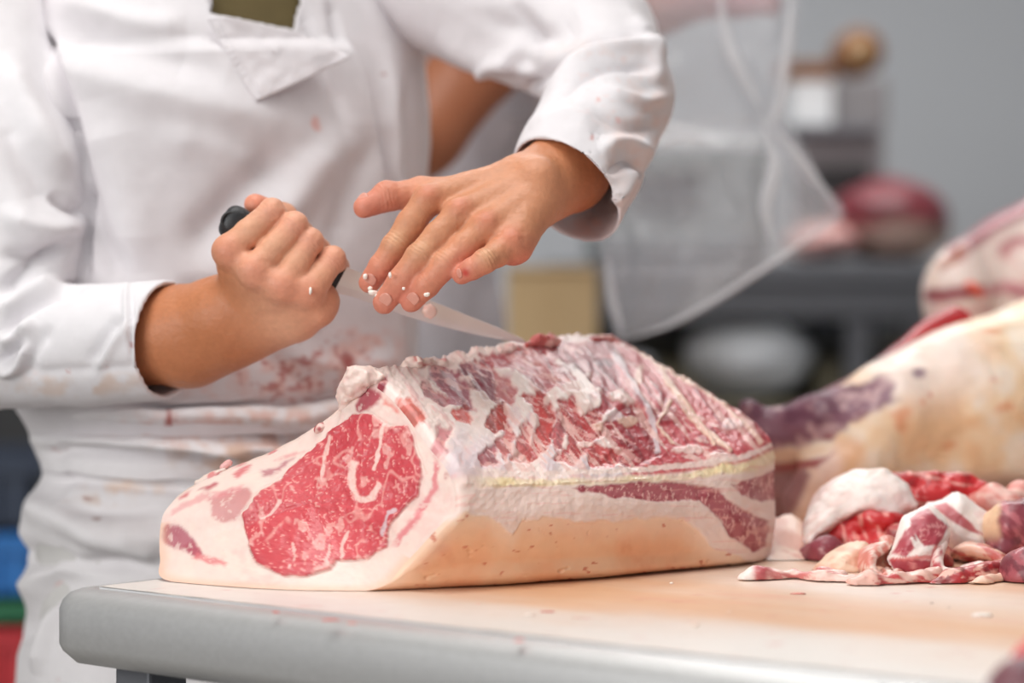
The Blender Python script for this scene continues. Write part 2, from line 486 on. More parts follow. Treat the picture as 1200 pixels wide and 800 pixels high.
def onT(px, py): return on_plane(px, py, TZ + 0.0005)
bdir = np.array([0.86, 0.51, 0]); ndir = np.array([-0.51, 0.86, 0])
TABK = {  # front keys of each cross-section, from table contact up to the ridge
 'A': [(474,668,1.965),(514,628,1.955),(538,598,1.957),(531,550,1.97),(503,512,1.995),(472,470,2.02),(440,443,2.045)],
 'B': [(585,655,1.99),(600,612,1.985),(602,583,1.99),(606,558,2.005),(588,510,2.05),(558,465,2.09),(508,424,2.13)],
 'C': [(695,650,2.04),(700,604,2.03),(700,576,2.035),(702,555,2.05),(695,510,2.09),(675,458,2.14),(612,405,2.21)],
 'D': [(800,645,2.105),(800,598,2.095),(800,574,2.10),(800,548,2.115),(785,505,2.155),(768,457,2.21),(716,397,2.32)],
 'E': [(872,640,2.15),(872,605,2.145),(872,572,2.15),(872,537,2.165),(852,505,2.195),(830,475,2.23),(792,438,2.28)],
 'F': [(903,640,2.215),(907,600,2.22),(908,565,2.225),(905,522,2.23),(893,503,2.24),(878,491,2.25),(862,479,2.26)]}
KB = {'A': (430,692), 'B': (560,686), 'C': (680,678), 'D': (795,667), 'E': (862,661), 'F': (893,655)}
BACK = [(0.018,-0.006),(0.05,-0.035),(0.085,-0.075),(0.115,-0.10),(0.14,-0.13)]
SC_B = {'B': 1.0, 'C': 0.95, 'D': 0.85, 'E': 0.55, 'F': 0.25}
ST = []
for k in 'ABCDEF':
    pts = [onT(*KB[k])] + [P(*q) for q in TABK[k]]
    if k == 'A':
        pts += [P(413,437,2.06), P(396,478,2.062), P(325,524,2.07), P(232,563,2.075), P(190,600,2.075), P(186,655,2.068), onT(200,681), onT(320,690)]
    else:
        r = pts[-1]
        f = SC_B[k]
        for a, dz in BACK:
            q = r + ndir * a * f; q[2] = max(r[2] + dz * (1 if f > .6 else f * 1.4), TZ + 0.01); pts.append(q)
        q = r + ndir * 0.15 * f; q[2] = TZ + 0.02; pts.append(q)
        q = r + ndir * 0.14 * f; q[2] = TZ + 0.0005; pts.append(q)
        q = 0.5 * (pts[0] + q); q[2] = TZ + 0.0005; pts.append(q)
    ST.append(pts)
ST = np.array(ST)                      # stations x keys x 3
NK = ST.shape[1]
SPAN = [26, 26, 18, 22, 40, 40, 40, 22, 22, 24, 26, 20, 20, 16, 26, 30]
RINGS = cr(np.transpose(ST, (1, 0, 2)), SPAN, True)     # around x stations x 3
RINGS = np.transpose(RINGS, (1, 0, 2))
SUR = cr(RINGS, [64, 84, 84, 70, 50])                   # along x around x 3
NS, NA = SUR.shape[:2]
Q = np.concatenate([i + np.arange(n) / n for i, n in enumerate(SPAN)])
V0 = SUR.reshape(-1, 3).copy()
MF = grid_faces(NS, NA, True)
QQ = np.tile(Q, NS); SS = np.repeat(np.arange(NS), NA)
N0 = vnormals(V0, MF)
cent = V0.mean(0)
if ((V0 - cent) * N0).sum() < 0: MF = MF[:, ::-1].copy(); N0 = -N0
px, py, dd = proj(V0)
wx = 3.0 * fbm(px * .05, py * .05, None, 3, 11); wy = 3.0 * fbm(px * .05, py * .05, None, 3, 12)
X, Y = px + wx, py + wy
FATW = rgb(238, 213, 203); FATC = rgb(240, 205, 182); LEAN = rgb(194, 74, 82); LEAND = rgb(140, 34, 48); LEANP = rgb(214, 112, 114)
SKINF = rgb(236, 178, 138); MEMB = rgb(226, 206, 206); YEL = rgb(240, 216, 168); PURP = rgb(168, 92, 104)
n1 = fbm(px * .02, py * .02, None, 4, 2); n2 = fbm(px * .11, py * .11, None, 3, 4); n3 = fbm(px * .3, py * .3, None, 2, 6)
def rot(ax, ay, a): return ax * math.cos(a) + ay * math.sin(a), -ax * math.sin(a) + ay * math.cos(a)
fa, fb = rot(px, py, math.radians(52))
fib = fbm(fa * .035, fb * .23, None, 4, 8)
fa2, fb2 = rot(px, py, math.radians(20))
fib2 = fbm(fa2 * .04, fb2 * .28, None, 3, 18)
disp = np.zeros(len(V0))
col = np.tile(FATW, (len(V0), 1))
vis_rib = (QQ > 3.6) & (QQ < 8.0)
# --- rib side
ribm = sst(3.75, 3.95, QQ + 0.06 * n2) * (1 - sst(7.7, 8.2, QQ))
leanbase = paint(paint(np.tile(LEAN, (len(V0), 1)), LEAND, sst(0.05, 0.45, fib) * .8), rgb(208, 104, 108), sst(0.0, 0.5, -fib) * .7)
leanbase = paint(leanbase, rgb(230, 160, 152), sst(0.2, 0.44, fib2 + 0.3 * n3) * .5)
leanbase = paint(leanbase, FATW, sst(0.34, 0.5, fib2 * .7 + .5 * n2) * .55)
# lean muscle between pale membranes: pale ground on the left, lean ground past the last rib
right = sst(706, 726, X + 6 * n2 + .28 * (470 - Y))
pale = paint(paint(np.tile(rgb(244, 222, 214), (len(V0), 1)), rgb(226, 198, 200), sst(0, .5, n1 + .4 * n2) * .8), rgb(232, 176, 172), sst(.1, .5, fib + .3 * n2) * .55)
pale = paint(pale, rgb(206, 190, 196), sst(505, 545, Y) * sst(.0, .5, -n1 + .3 * n2) * .6)
rib = pale * (1 - right[:, None]) + leanbase * right[:, None]
disp += vis_rib * 0.0008 * (1 - right)
LP = [([(503,434),(526,431),(548,454),(556,480),(548,478),(526,470),(508,448)], (178,100,114)), ([(496,452),(506,456),(523,468),(520,474),(502,462)], (188,112,116)), ([(526,483),(546,481),(549,497),(535,495)], (216,104,98)),
 ([(538,427),(574,424),(581,445),(580,470),(566,468),(556,446)], (150,68,84)), ([(579,436),(599,444),(605,459),(597,474),(584,465)], (208,128,130)), ([(578,477),(588,474),(592,499),(581,508),(570,501)], (190,74,68)), ([(562,533),(580,523),(579,542),(564,547)], (190,112,118)),
 ([(586,419),(636,412),(652,445),(640,456),(616,438)], (188,90,98)), ([(609,465),(634,459),(649,486),(645,519),(622,543),(598,541),(622,524),(633,492),(624,472)], (200,68,66)), ([(616,500),(622,520),(610,534),(606,520)], (214,110,108)),
 ([(640,405),(690,411),(703,450),(682,432),(662,420)], (178,84,94)), ([(655,474),(672,464),(682,490),(702,480),(703,512),(682,528),(668,544),(650,540),(668,518),(662,498)], (192,62,64)), ([(654,482),(662,500),(654,530),(646,520)], (196,100,104)),
 ([(698,412),(722,428),(732,452),(710,460),(694,446)], (176,58,72)), ([(711,490),(744,472),(764,490),(772,532),(746,545),(708,541),(728,526),(706,508)], (172,54,64)), ([(560,418),(600,410),(620,408),(590,424)], (196,104,106)), ([(470,462),(500,490),(486,494),(462,478)], (228,124,112)),
 ([(452,438),(440,448),(426,470),(424,480),(436,472),(450,452)], (164,54,72)), ([(446,462),(462,466),(474,480),(458,476)], (226,96,88)), ([(556,424),(600,411),(640,402),(716,398),(724,412),(690,417),(650,421),(612,430),(576,432)], (184, 84, 92)),
 ([(622,426),(640,432),(650,452),(640,456),(628,444)], (190, 96, 102)), ([(706,462),(716,470),(712,486),(704,480)], (186, 70, 80)), ([(690,520),(730,530),(720,546),(690,546)], (206, 84, 84)), ([(514,500),(526,506),(520,530),(508,522)], (222, 150, 152)), ([(646,426),(668,436),(676,456),(660,458),(650,446)], (184, 80, 88)), ([(584,520),(596,500),(602,512),(590,540)], (214, 120, 118))]
for pts, w in [([(505,425),(520,447),(536,478),(540,510),(532,548)], 9), ([(548,432),(562,455),(572,490),(564,520),(550,548)], 10), ([(600,428),(614,456),(612,490),(600,520),(588,548)], 8), ([(632,418),(654,452),(652,500),(644,548)], 6), ([(676,410),(700,440),(706,480),(696,515),(682,545)], 6)]:
    d_, t_ = seg_d(X, Y, pts); m = sst(w * 1.4, w * .3, d_ + 6 * n2 + 3 * fib + 2 * n3); rib = paint(rib, paint(np.tile(rgb(248,232,224), (len(V0), 1)), rgb(218,200,204), sst(.45, .95, t_)), m * .8); disp += 0.0010 * m * vis_rib
for poly, c_ in LP:
    sd_ = poly_sd(X, Y, poly); m = sst(-4.5, .5, sd_ + 4.0 * n2 + 3 * fib + 1.5 * n3)
    lc = np.tile(rgb(*c_), (len(V0), 1)); lc = paint(lc * .96 * (1 - .32 * sst(.0, .4, fib + .4 * n2))[:, None], rgb(236, 178, 170), sst(.16, .38, fib2 + .35 * n3 - .15 * n2) * .6)
    rib = rib * (1 - m[:, None]) + lc * m[:, None]; disp -= 0.0014 * m * vis_rib
for pts, w, c_ in [([(720,412),(744,448),(764,486),(771,528)], 3.2, rgb(218, 200, 204)), ([(774,432),(796,466),(820,500),(856,528)], 3.6, FATC),
                   ([(846,472),(868,492),(890,518)], 3.0, FATC), ([(786,470),(770,498),(790,520)], 2.2, FATC), ([(742,408),(790,438),(850,474)], 2.4, FATC),
                   ([(756,410),(782,450),(812,480),(836,520)], 1.6, FATC)]:
    d_, t_ = seg_d(X, Y, pts); m = sst(w * 1.3, w * .5, d_ + 2 * n2); rib = paint(rib, c_, m * .85); disp += 0.0008 * m
for cx, cy, ax, ay, c_ in [(672,452,18,10,FATW),(684,470,10,18,FATW),(664,432,14,7,MEMB),(728,466,18,12,FATW),(722,486,16,8,MEMB),(708,424,14,6,rgb(120,60,78)),
                           (626,492,8,14,FATW),(640,470,6,9,FATW),(686,522,12,5,FATW),(736,492,14,8,FATC),(566,468,9,12,FATW),(860,498,14,9,MEMB),(806,528,26,7,FATW),(842,536,24,8,FATW),
                           (700,500,10,7,FATC),(750,440,6,14,FATC)]:
    r_ = np.hypot((X - cx) / (ax * .8), (Y - cy) / (ay * .8)); m = sst(1.2, .7, r_ + .55 * n2 + .2 * n3); rib = paint(rib, c_, m * .7); disp += 0.0008 * m * vis_rib
# thin white fibres drawn over the lean along the ridge
fr = sst(0.22, 0.34, fbm(fa * .02 + 4, fb * .2, None, 3, 44)) * sst(7.6, 5.2, QQ) * (px > 590)
rib = paint(rib, rgb(236, 190, 180), fr * .7)
col = paint(col, np.array([0, 0, 0]), ribm) + rib * np.clip(ribm, 0, 1)[:, None]
# --- band of soft yellow and white fat below the rib side
yb = sst(.26, .08, np.abs(QQ - 3.70 - 0.08 * n2 - .14 * n1)) * sst(545, 590, px)
rimw = sst(.12, .05, np.abs(QQ - 4.06 - .06 * n2)) * sst(540, 580, px); col = paint(col, rgb(240, 216, 206), rimw * .85)
col = paint(col, rgb(240, 218, 172), yb * (0.7 + .6 * n1))
# purple flank muscle in the band and on the far corner
m = poly_sd(X, Y, [(668,573),(710,566),(760,563),(812,566),(830,570),(822,590),(772,588),(720,582),(690,578)])
mar = .6 * fbm(*rot(px * .42, py * .2, math.radians(-25)), None, 3, 40) + .5 * (.25 - np.abs(fbm(*rot(px * .26, py * .14, math.radians(-40)), None, 3, 45)) * 1.6)
mc = paint(paint(np.tile(rgb(178,100,106), (len(V0), 1)), rgb(158,72,82), sst(0, .4, n2)), rgb(232,184,176), sst(.06, .3, mar + .2 * n3) * .75)
for poly in ([(668,573),(710,566),(760,563),(812,566),(830,570),(824,588),(772,588),(720,582),(690,578)],
             [(812,568),(840,572),(872,598),(898,612),(902,622),(896,640),(880,646),(856,630),(838,604),(822,590)],
             [(858,568),(880,562),(908,550),(912,585),(890,588),(868,580)]):
    m = sst(-1.5, 2.5, poly_sd(X, Y, poly) + 2.5 * n2) * (QQ < 4.0) * (QQ > 0.1)
    col = col * (1 - m[:, None]) + mc * m[:, None]
    disp -= 0.0008 * m
# --- orange-tinted skin fat wrapping under the joint
edge = np.interp(px, [430, 470, 510, 545, 572, 588, 600, 612, 640, 680, 720, 765, 800, 835, 885], [692, 668, 630, 600, 604, 616, 626, 607, 606, 613, 611, 607, 608, 640, 660])
sk = sst(-2.5, 2.5, Y - edge + 3 * n2) * (QQ < 3.2); peach = sst(-2, 34, Y - edge + 4 * n1)
sk = np.where((QQ > 14.2) | (QQ < 0.02), 1, sk)
skc = paint(paint(np.tile(SKINF, (len(V0), 1)), rgb(240, 196, 160), sst(-.1, .5, n1)), rgb(224, 148, 112), sst(.1, .6, -n1 + .3 * n2) * .7)
skc = paint(skc, rgb(246, 214, 190), (1 - peach) * (QQ < 3.2) * .75)
skc = paint(skc, rgb(198, 96, 70), sst(.60, .72, fbm(px * .09, py * .2, None, 2, 61)) * .8)
col = col * (1 - sk[:, None]) + skc * sk[:, None]
pits = sst(.60, .75, fbm(px * .06, py * .12, None, 2, 61)) * sk
disp -= 0.0012 * pits
disp += 0.0016 * (1 - sk) * sst(2.6, 1.6, QQ) * (QQ < 3) + 0.0008 * n1 * sk
wf = (QQ < 3.7) & (sk < .5)
disp += wf * 0.0009 * (n2 + .2 * n3)
lin = sst(.22, .4, fbm(px * .02, py * .3, None, 3, 71)) * wf
col = paint(col, rgb(232, 170, 160), lin * .4)
# --- back slope of white fat with red streaks (outer rind beside the cut)
bk = (QQ > 7.9) & (QQ < 14)
bs = sst(.1, .42, fbm(px * .05, py * .09, None, 4, 81))
col = np.where(bk[:, None], paint(col, rgb(206, 92, 100), bs * .75), col)
disp += bk * 0.003 * fbm(px * .09, py * .09, None, 3, 85)
# torn fat along the ridge
rg = np.exp(-((QQ - 7.3) / 0.45) ** 2)
disp += rg * (0.0035 * fbm(px * .09, py * .09, None, 3, 91) + 0.0015 * n3)
disp += vis_rib * (0.0009 * n2 + 0.0004 * n3 + 0.0010 * fib) * 0.9
# clean cut rim stays put
near = sst(10, 0, SS.astype(float)); disp *= (1 - .8 * near)
V1 = V0 + N0 * disp[:, None]
V1[:, 2] = np.maximum(V1[:, 2], TZ + 0.0004)
# softly rounded shoulder where the cut face meets the sides
G = V1.reshape(NS, NA, 3); Ng = N0.reshape(NS, NA, 3); run = np.concatenate([np.zeros((1, NA)), np.cumsum(np.linalg.norm(np.diff(G[:12], axis=0), axis=2), 0)])
rad_ = np.where((Q > .8) & (Q < 7.5), .010, .004) * sst(TZ + .002, TZ + .02, G[0, :, 2]); rad_ = np.maximum(np.convolve(np.tile(rad_, 3), np.ones(21) / 21, 'same')[NA:2 * NA], 1e-5)
tt = np.clip(run[:12] / rad_, 0, 1); G[:12] -= Ng[:12] * (rad_ * (1 - np.sqrt(np.clip(1 - (1 - tt) ** 2, 0, 1))) * .7)[..., None]
V1 = G.reshape(-1, 3); V1[:, 2] = np.maximum(V1[:, 2], TZ + 0.0004)

# --- cut face: concentric rings from the first section in to its middle
def cap(loop, nr, cen=None):
    c = loop.mean(0) if cen is None else cen
    t = np.linspace(1, 0, nr)[:, None, None]
    A = c + (loop[None] - c) * t
    return A.reshape(-1, 3), grid_faces(nr, len(loop), True)
loopA = V1.reshape(NS, NA, 3)[0]
# denser loop for the cut face
cen = P(365, 590, 2.035)
CV, CF = cap(loopA, 150, cen)
cn = vnormals(CV, CF).mean(0); vd = C0 - cen
if cn @ vd < 0: CF = CF[:, ::-1].copy()
fn = vd - 0.0 * vd; fn = np.cross(P(430,692,1.978) - P(186,655,2.068), P(413,437,2.06) - P(186,655,2.068)); fn /= np.linalg.norm(fn)
if fn @ vd < 0: fn = -fn
cx_, cy_, _ = proj(CV)
k1 = fbm(cx_ * .05, cy_ * .05, None, 3, 101); k2 = fbm(cx_ * .13, cy_ * .13, None, 3, 103); k3 = fbm(cx_ * .32, cy_ * .32, None, 2, 105); k0 = fbm(cx_ * .012, cy_ * .012, None, 3, 107)
CX, CY = cx_ + 4 * k1, cy_ + 4 * fbm(cx_ * .05, cy_ * .05, None, 3, 109)
def z4(*pts): return [(170 + a * .4, 380 + b * .4) for a, b in pts]
EYE = z4((575,285),(610,262),(655,258),(700,290),(770,296),(800,370),(814,430),(802,500),(765,545),(722,590),(702,650),(655,690),(590,692),(560,690),(545,722),(480,742),(400,736),(340,702),(305,660),(288,610),(284,560),(330,500),(400,445),(460,390),(520,340))
eye_sd = poly_sd(CX, CY, EYE)
eye = sst(-1.2, 1.8, eye_sd + 1.5 * k2)
cc = np.tile(FATW, (len(CV), 1))
cc = paint(cc, rgb(243, 220, 208), sst(0, .5, k1) * .6); cc = paint(cc, rgb(230, 178, 172), sst(.05, .5, k0 + .5 * k2) * .35)
ec = np.tile(rgb(206, 76, 84), (len(CV), 1))
ec = paint(ec, rgb(194, 60, 70), sst(0, .5, k0 + .5 * k1) * .8)
ec = paint(ec, rgb(222, 96, 102), sst(0, .6, -k0 + .4 * k2) * .55)
ec = paint(ec, rgb(186, 80, 88), sst(10, 0, eye_sd) * .35)
# marbling: small flecks and crooked veins
ec = paint(ec, rgb(244, 176, 168), sst(.26, .46, k3 + .25 * k2 - .10) * .65)
ridge = 1 - np.abs(fbm(cx_ * .030 + 2, cy_ * .022, None, 3, 113)) * 5.5
ec = paint(ec, rgb(240, 172, 164), np.clip(sst(.55, .95, ridge) * sst(-.1, .25, k1 + .2) * .6, 0, 1))
ec = paint(ec, rgb(245, 196, 186), sst(.32, .5, fbm(cx_ * .075, cy_ * .055, None, 3, 117)) * .5)
cc = cc * (1 - eye[:, None]) + ec * eye[:, None]
def vein(pts, w, c_, s_=.9, nz=2.0):
    global cc
    d_, t_ = seg_d(CX, CY, z4(*pts)); cc = paint(cc, c_, sst(w * 1.3, w * .45, d_ + nz * k2) * s_)
VN = rgb(246, 206, 196)
vein([(700,285),(692,350),(680,400),(674,432)], 2.2, VN)
vein([(612,408),(604,440),(606,470),(624,508),(650,522),(672,512),(690,478)], 4.0, VN)
vein([(545,335),(532,390),(526,450)], 2.6, VN, .8)
vein([(468,382),(400,440),(330,500),(288,545)], 4.0, FATW, .9)
vein([(400,520),(360,560),(340,575)], 2.2, VN, .8)
vein([(600,610),(585,650),(575,690)], 2.2, VN, .8); vein([(430,640),(440,680),(420,720)], 1.6, VN, .7); vein([(545,650),(535,690),(550,712)], 1.6, VN, .7)
vein([(700,620),(720,560),(740,550)], 2.4, rgb(214,196,200), .8)
# secondary muscles
def patch(pts, c_, s_=.9, soft=2.5):
    global cc
    m = sst(-soft, soft, poly_sd(CX, CY, z4(*pts)) + 2.5 * k2)
    q = paint(np.tile(c_, (len(CV), 1)), FATW, sst(.2, .45, k2 + .4 * k3) * .6)
    cc = cc * (1 - m[:, None] * s_) + q * m[:, None] * s_
patch([(190,520),(230,490),(300,480),(318,500),(290,540),(262,570),(230,582),(195,565)], rgb(206,130,130), .85)
patch([(50,600),(70,585),(110,596),(145,632),(166,672),(150,682),(100,652),(48,636)], rgb(172,72,92), .95)
patch([(150,668),(250,700),(240,712),(140,684)], rgb(222,120,124), .8)
patch([(92,500),(110,480),(135,480),(130,500),(100,516)], rgb(204,70,84), .9)
patch([(70,540),(150,505),(290,470),(280,490),(150,530),(70,560)], rgb(226,140,144), .6)
patch([(160,488),(210,460),(222,462),(190,488)], rgb(188,70,86), .85)
patch([(262,436),(290,412),(312,410),(300,440),(272,448)], rgb(216,100,108), .85)
patch([(340,430),(400,404),(440,392),(410,420),(350,446)], rgb(180,92,110), .75)
patch([(380,392),(440,376),(470,372),(420,394)], rgb(222,130,134), .6)
patch([(618,236),(636,196),(690,146),(704,150),(694,208),(655,250),(630,256)], rgb(168,48,70), .92)
patch([(700,200),(750,215),(830,270),(822,290),(740,262),(695,232)], rgb(232,128,118), .85)
patch([(832,310),(850,330),(868,400),(858,480),(806,570),(742,645),(720,640),(790,560),(836,480),(846,400),(828,340)], rgb(220,110,120), .8)
patch([(870,360),(920,400),(910,440),(880,400)], rgb(222,150,156), .6)
patch([(884,430),(904,432),(902,450),(884,455)], rgb(180,60,66), .9)
patch([(60,760),(130,755),(120,770)], rgb(232,160,150), .5)
rim_ = np.repeat(np.linspace(1, 0, 150), NA)
rm = sst(.955, 1.0, rim_ + .02 * np.tile(fbm(np.arange(NA) * .15, np.zeros(NA), None, 3, 5), 150))
qA = np.tile(Q, 150)
cc = paint(cc, FATW, rm * .8)
low = sst(.9, 1.0, rim_) * ((qA > 12.2) | (qA < 1.2)); cc = paint(cc, SKINF, low * .45)
cdisp = (0.0012 * k1 + 0.0007 * k2 + 0.0004 * k3) * (.35 + .65 * eye) + eye * 0.0022 - 0.0010 * sst(3, 0, np.abs(eye_sd))
cdisp *= sst(1.0, .96, rim_)
CV = CV + fn * cdisp[:, None]

joint = thing('beef_rib_joint', np.array([onT(560, 670)[0], onT(560, 670)[1] + .06, TZ]), 'large raw beef rib joint with marbled red cut face and orange fat underside, being cut', 'meat')
em = (eye[CF].mean(1) > .5)
make('eye_muscle', CV, CF[em], M_MEAT, joint, cc)['label'] = 'marbled red eye muscle of the cut face'
make('cut_face', CV, CF[~em], M_FAT, joint, cc)['label'] = 'white fat and small muscles around the red eye'
qf = QQ[MF].copy(); qf = np.where(qf.max(1, keepdims=True) - qf.min(1, keepdims=True) > 4, 15.5, qf).mean(1)
skf = sk[MF].mean(1) > .5
rb = (qf > 3.5) & (qf < 7.9)
back = (qf >= 7.9) & (qf < 14.2)
make('rib_side', V1, MF[rb], M_MEAT, joint, col)['label'] = 'red and white striped side where ribs were removed'
make('fat_cap', V1, MF[~rb & ~back & skf], M_FAT, joint, col)['label'] = 'smooth orange-tinted fat underside'
make('fat_band', V1, MF[~rb & ~back & ~skf], M_FAT, joint, col)['label'] = 'white fat band with purple muscle strip'
make('rind', V1, MF[back], M_FAT, joint, col)
loopF = V1.reshape(NS, NA, 3)[-1]
EV, EF = cap(loopF, 12)
if vnormals(EV, EF).mean(0) @ bdir < 0: EF = EF[:, ::-1].copy()
ex, ey, _ = proj(EV)
make('end_face', EV, EF, M_MEAT, joint, paint(np.tile(rgb(178,98,104), (len(EV), 1)), FATW, sst(.1, .4, fbm3(EV, 60, 3, 5))))
# crumbs of torn fat standing along the ridge: irregular lumps, each its own mesh
rng = random.Random(7)
def lump(c, r, seed, stretch=(1, 1, 1), sub=2, amp=.35):
    bm = bmesh.new(); bmesh.ops.create_icosphere(bm, subdivisions=sub, radius=1.0)
    A = np.array([v.co[:] for v in bm.verts]); Fl = [tuple(v.index for v in f.verts) for f in bm.faces]; bm.free()
    A = A * (1 + amp * fbm3(A, 1.6, 3, seed))[:, None]
    return np.asarray(c) + A * np.asarray(stretch) * r, Fl
def ragged(chain_, c1, c2, nz, vox=.0011, k=.004):
    pts_ = [P(*q[:3]) for q in chain_]; f_ = Field(np.min(pts_, 0) - .022, np.max(pts_, 0) + .022, vox)
    f_.chain(pts_, [q[3] for q in chain_], k); f_.noise(nz[0], nz[1], 4, nz[2]); A, Fl = f_.mesh(1)
    nn_ = vnormals(A, Fl)
    if ((A - A.mean(0)) * nn_).sum() < 0: Fl = Fl[:, ::-1].copy()
    make('fat_shred', A, Fl, M_FAT, joint, paint(np.tile(c1, (len(A), 1)), c2, sst(.05, .4, fbm3(A, 120, 3, nz[2] + 3)) * .8))
ragged([(403,474,2.058,.005),(407,460,2.055,.007),(414,450,2.052,.0085),(420,443,2.05,.008),(430,441,2.05,.007),(440,443,2.05,.006)], FATW, rgb(244,206,198), (130, .0045, 3), k=.008)
ragged([(474,431,2.10,.004),(488,425,2.105,.005),(502,425,2.12,.005),(520,425,2.13,.0035)], FATW, rgb(226,140,136), (120, .006, 4))
ragged([(535,426,2.15,.002),(552,422,2.165,.003),(570,418,2.18,.004),(584,414,2.19,.006),(600,410,2.2,.0045),(612,407,2.21,.003)], rgb(238,200,192), rgb(216,110,108), (130, .006, 5))
ragged([(618,404,2.215,.003),(632,400,2.225,.005),(644,398,2.235,.005),(654,400,2.24,.003)], rgb(222,116,112), rgb(242,190,180), (140, .006, 6))
ragged([(694,399,2.295,.003),(712,398,2.32,.004),(724,402,2.32,.003)], rgb(206,96,98), FATC, (140, .004, 7))
ragged([(232,566,2.08,.003),(246,560,2.08,.0045),(262,552,2.078,.003)], FATW, rgb(214,110,112), (150, .003, 8))
ragged([(262,547,2.078,.003),(268,543,2.078,.003)], rgb(240,180,176), FATW, (150, .002, 9))
ragged([(372,505,2.064,.003),(378,501,2.064,.004),(384,500,2.064,.003)], rgb(180,60,70), FATW, (150, .003, 10))
for (x, y, x2, y2, d, c_) in [(640,399,644,389,2.235,rgb(246,200,190)),(646,399,651,392,2.235,rgb(240,180,172)),(632,401,628,394,2.225,rgb(226,130,126)),(590,412,584,407,2.195,FATW),(634,400,637,391,2.23,rgb(244,190,182)),(492,424,488,417,2.1,FATW)]:
    V, Fl = tube(cr(np.array([P(x, y, d), P((x + x2) / 2 + 1, (y + y2) / 2, d), P(x2, y2, d)]), 4), np.linspace(.0028, .0008, 9), 8); make('fat_shred', V, Fl, M_FAT, joint, np.tile(c_, (len(V), 1)))
# ------------------------------------------------------------------ the butcher
WD = np.array([0.64, 0.77, 0]); FD = np.array([0.77, -0.64, 0])   # his left-to-right axis and the way he faces
TC = np.array([-0.302, 2.50, 0])
man = thing('person', (-0.30, 2.50, 0), 'person in blood-specked white coat and apron cutting the rib joint with a knife', 'person')
COTTON = rgb(222, 218, 221)

def facing(V, N):
    vd = C0 - V; vd = vd / np.linalg.norm(vd, axis=1, keepdims=True)
    return (N * vd).sum(1)

def folds(V, N, lst, gate=0.0):
    x, y, _ = proj(V); x = x + 3 * fbm(x * .02, y * .02, None, 2, 201); y = y + 3 * fbm(x * .02, y * .02, None, 2, 202)
    d = np.zeros(len(V)); g = sst(gate - .15, gate + .25, facing(V, N))
    for pts, w, a in lst:
        pts = [tuple(q) for q in cr(np.array(pts, float), 5)] if len(pts) > 2 else pts
        dist, t = seg_d(x, y, pts)
        d += a * np.exp(-(dist / w) ** 2) * np.clip(np.minimum(t, 1 - t) * 4 + .15, 0, 1)
    return 1.9 * d * g

def loft(levels, na, nz, ex=2.3):
    L = np.array(levels, float); zz = np.linspace(L[0, 0], L[-1, 0], nz)
    sp = cr(L, 24); par = np.stack([np.interp(zz, sp[:, 0], sp[:, i]) for i in range(1, 5)], 1)
    a = np.linspace(0, 2 * math.pi, na, endpoint=False); ca, sa = np.cos(a), np.sin(a)
    ra = np.sign(ca) * np.abs(ca) ** (2 / ex); rb_ = np.sign(sa) * np.abs(sa) ** (2 / ex)
    V = []
    for z, (cx, cy, A, B) in zip(zz, par):
        q = np.array([cx, cy, z]) + (A * ra)[:, None] * WD + (B * rb_)[:, None] * FD; V.append(q)
    V = np.concatenate(V); Fc = grid_faces(nz, na, True)
    N = vnormals(V, Fc); c = V.mean(0); c2 = V - c; c2[:, 2] = 0
    if (N * c2).sum() < 0: Fc = Fc[:, ::-1].copy(); N = -N
    return V, Fc, N

def cotton_col(V, blobs=(), base=COTTON, seed=0):
    x, y, _ = proj(V); w = 9 * fbm(x * .03, y * .03, None, 3, 211 + seed); w2 = 9 * fbm(x * .03, y * .03, None, 3, 215 + seed)
    c = np.tile(base, (len(V), 1)); sp = fbm(x * .07, y * .07, None, 3, 219 + seed); sp2 = fbm(x * .16, y * .16, None, 3, 223 + seed)
    for cx, cy, ax, ay, cl, s, kind in blobs:
        r = np.hypot((x + w - cx) / ax, (y + w2 - cy) / ay)
        m = sst(1.15, .4, r) * s
        if kind == 'speck': m = m * sst(.22, .42, sp2 + .3 * sp)
        elif kind == 'cloud': m = m * sst(-.45, .5, sp)
        c = paint(c, cl, m)
    return c
RED = rgb(172, 84, 78); TANS = rgb(214, 186, 168); PINKS = rgb(224, 190, 184); DRED = rgb(150, 60, 56)

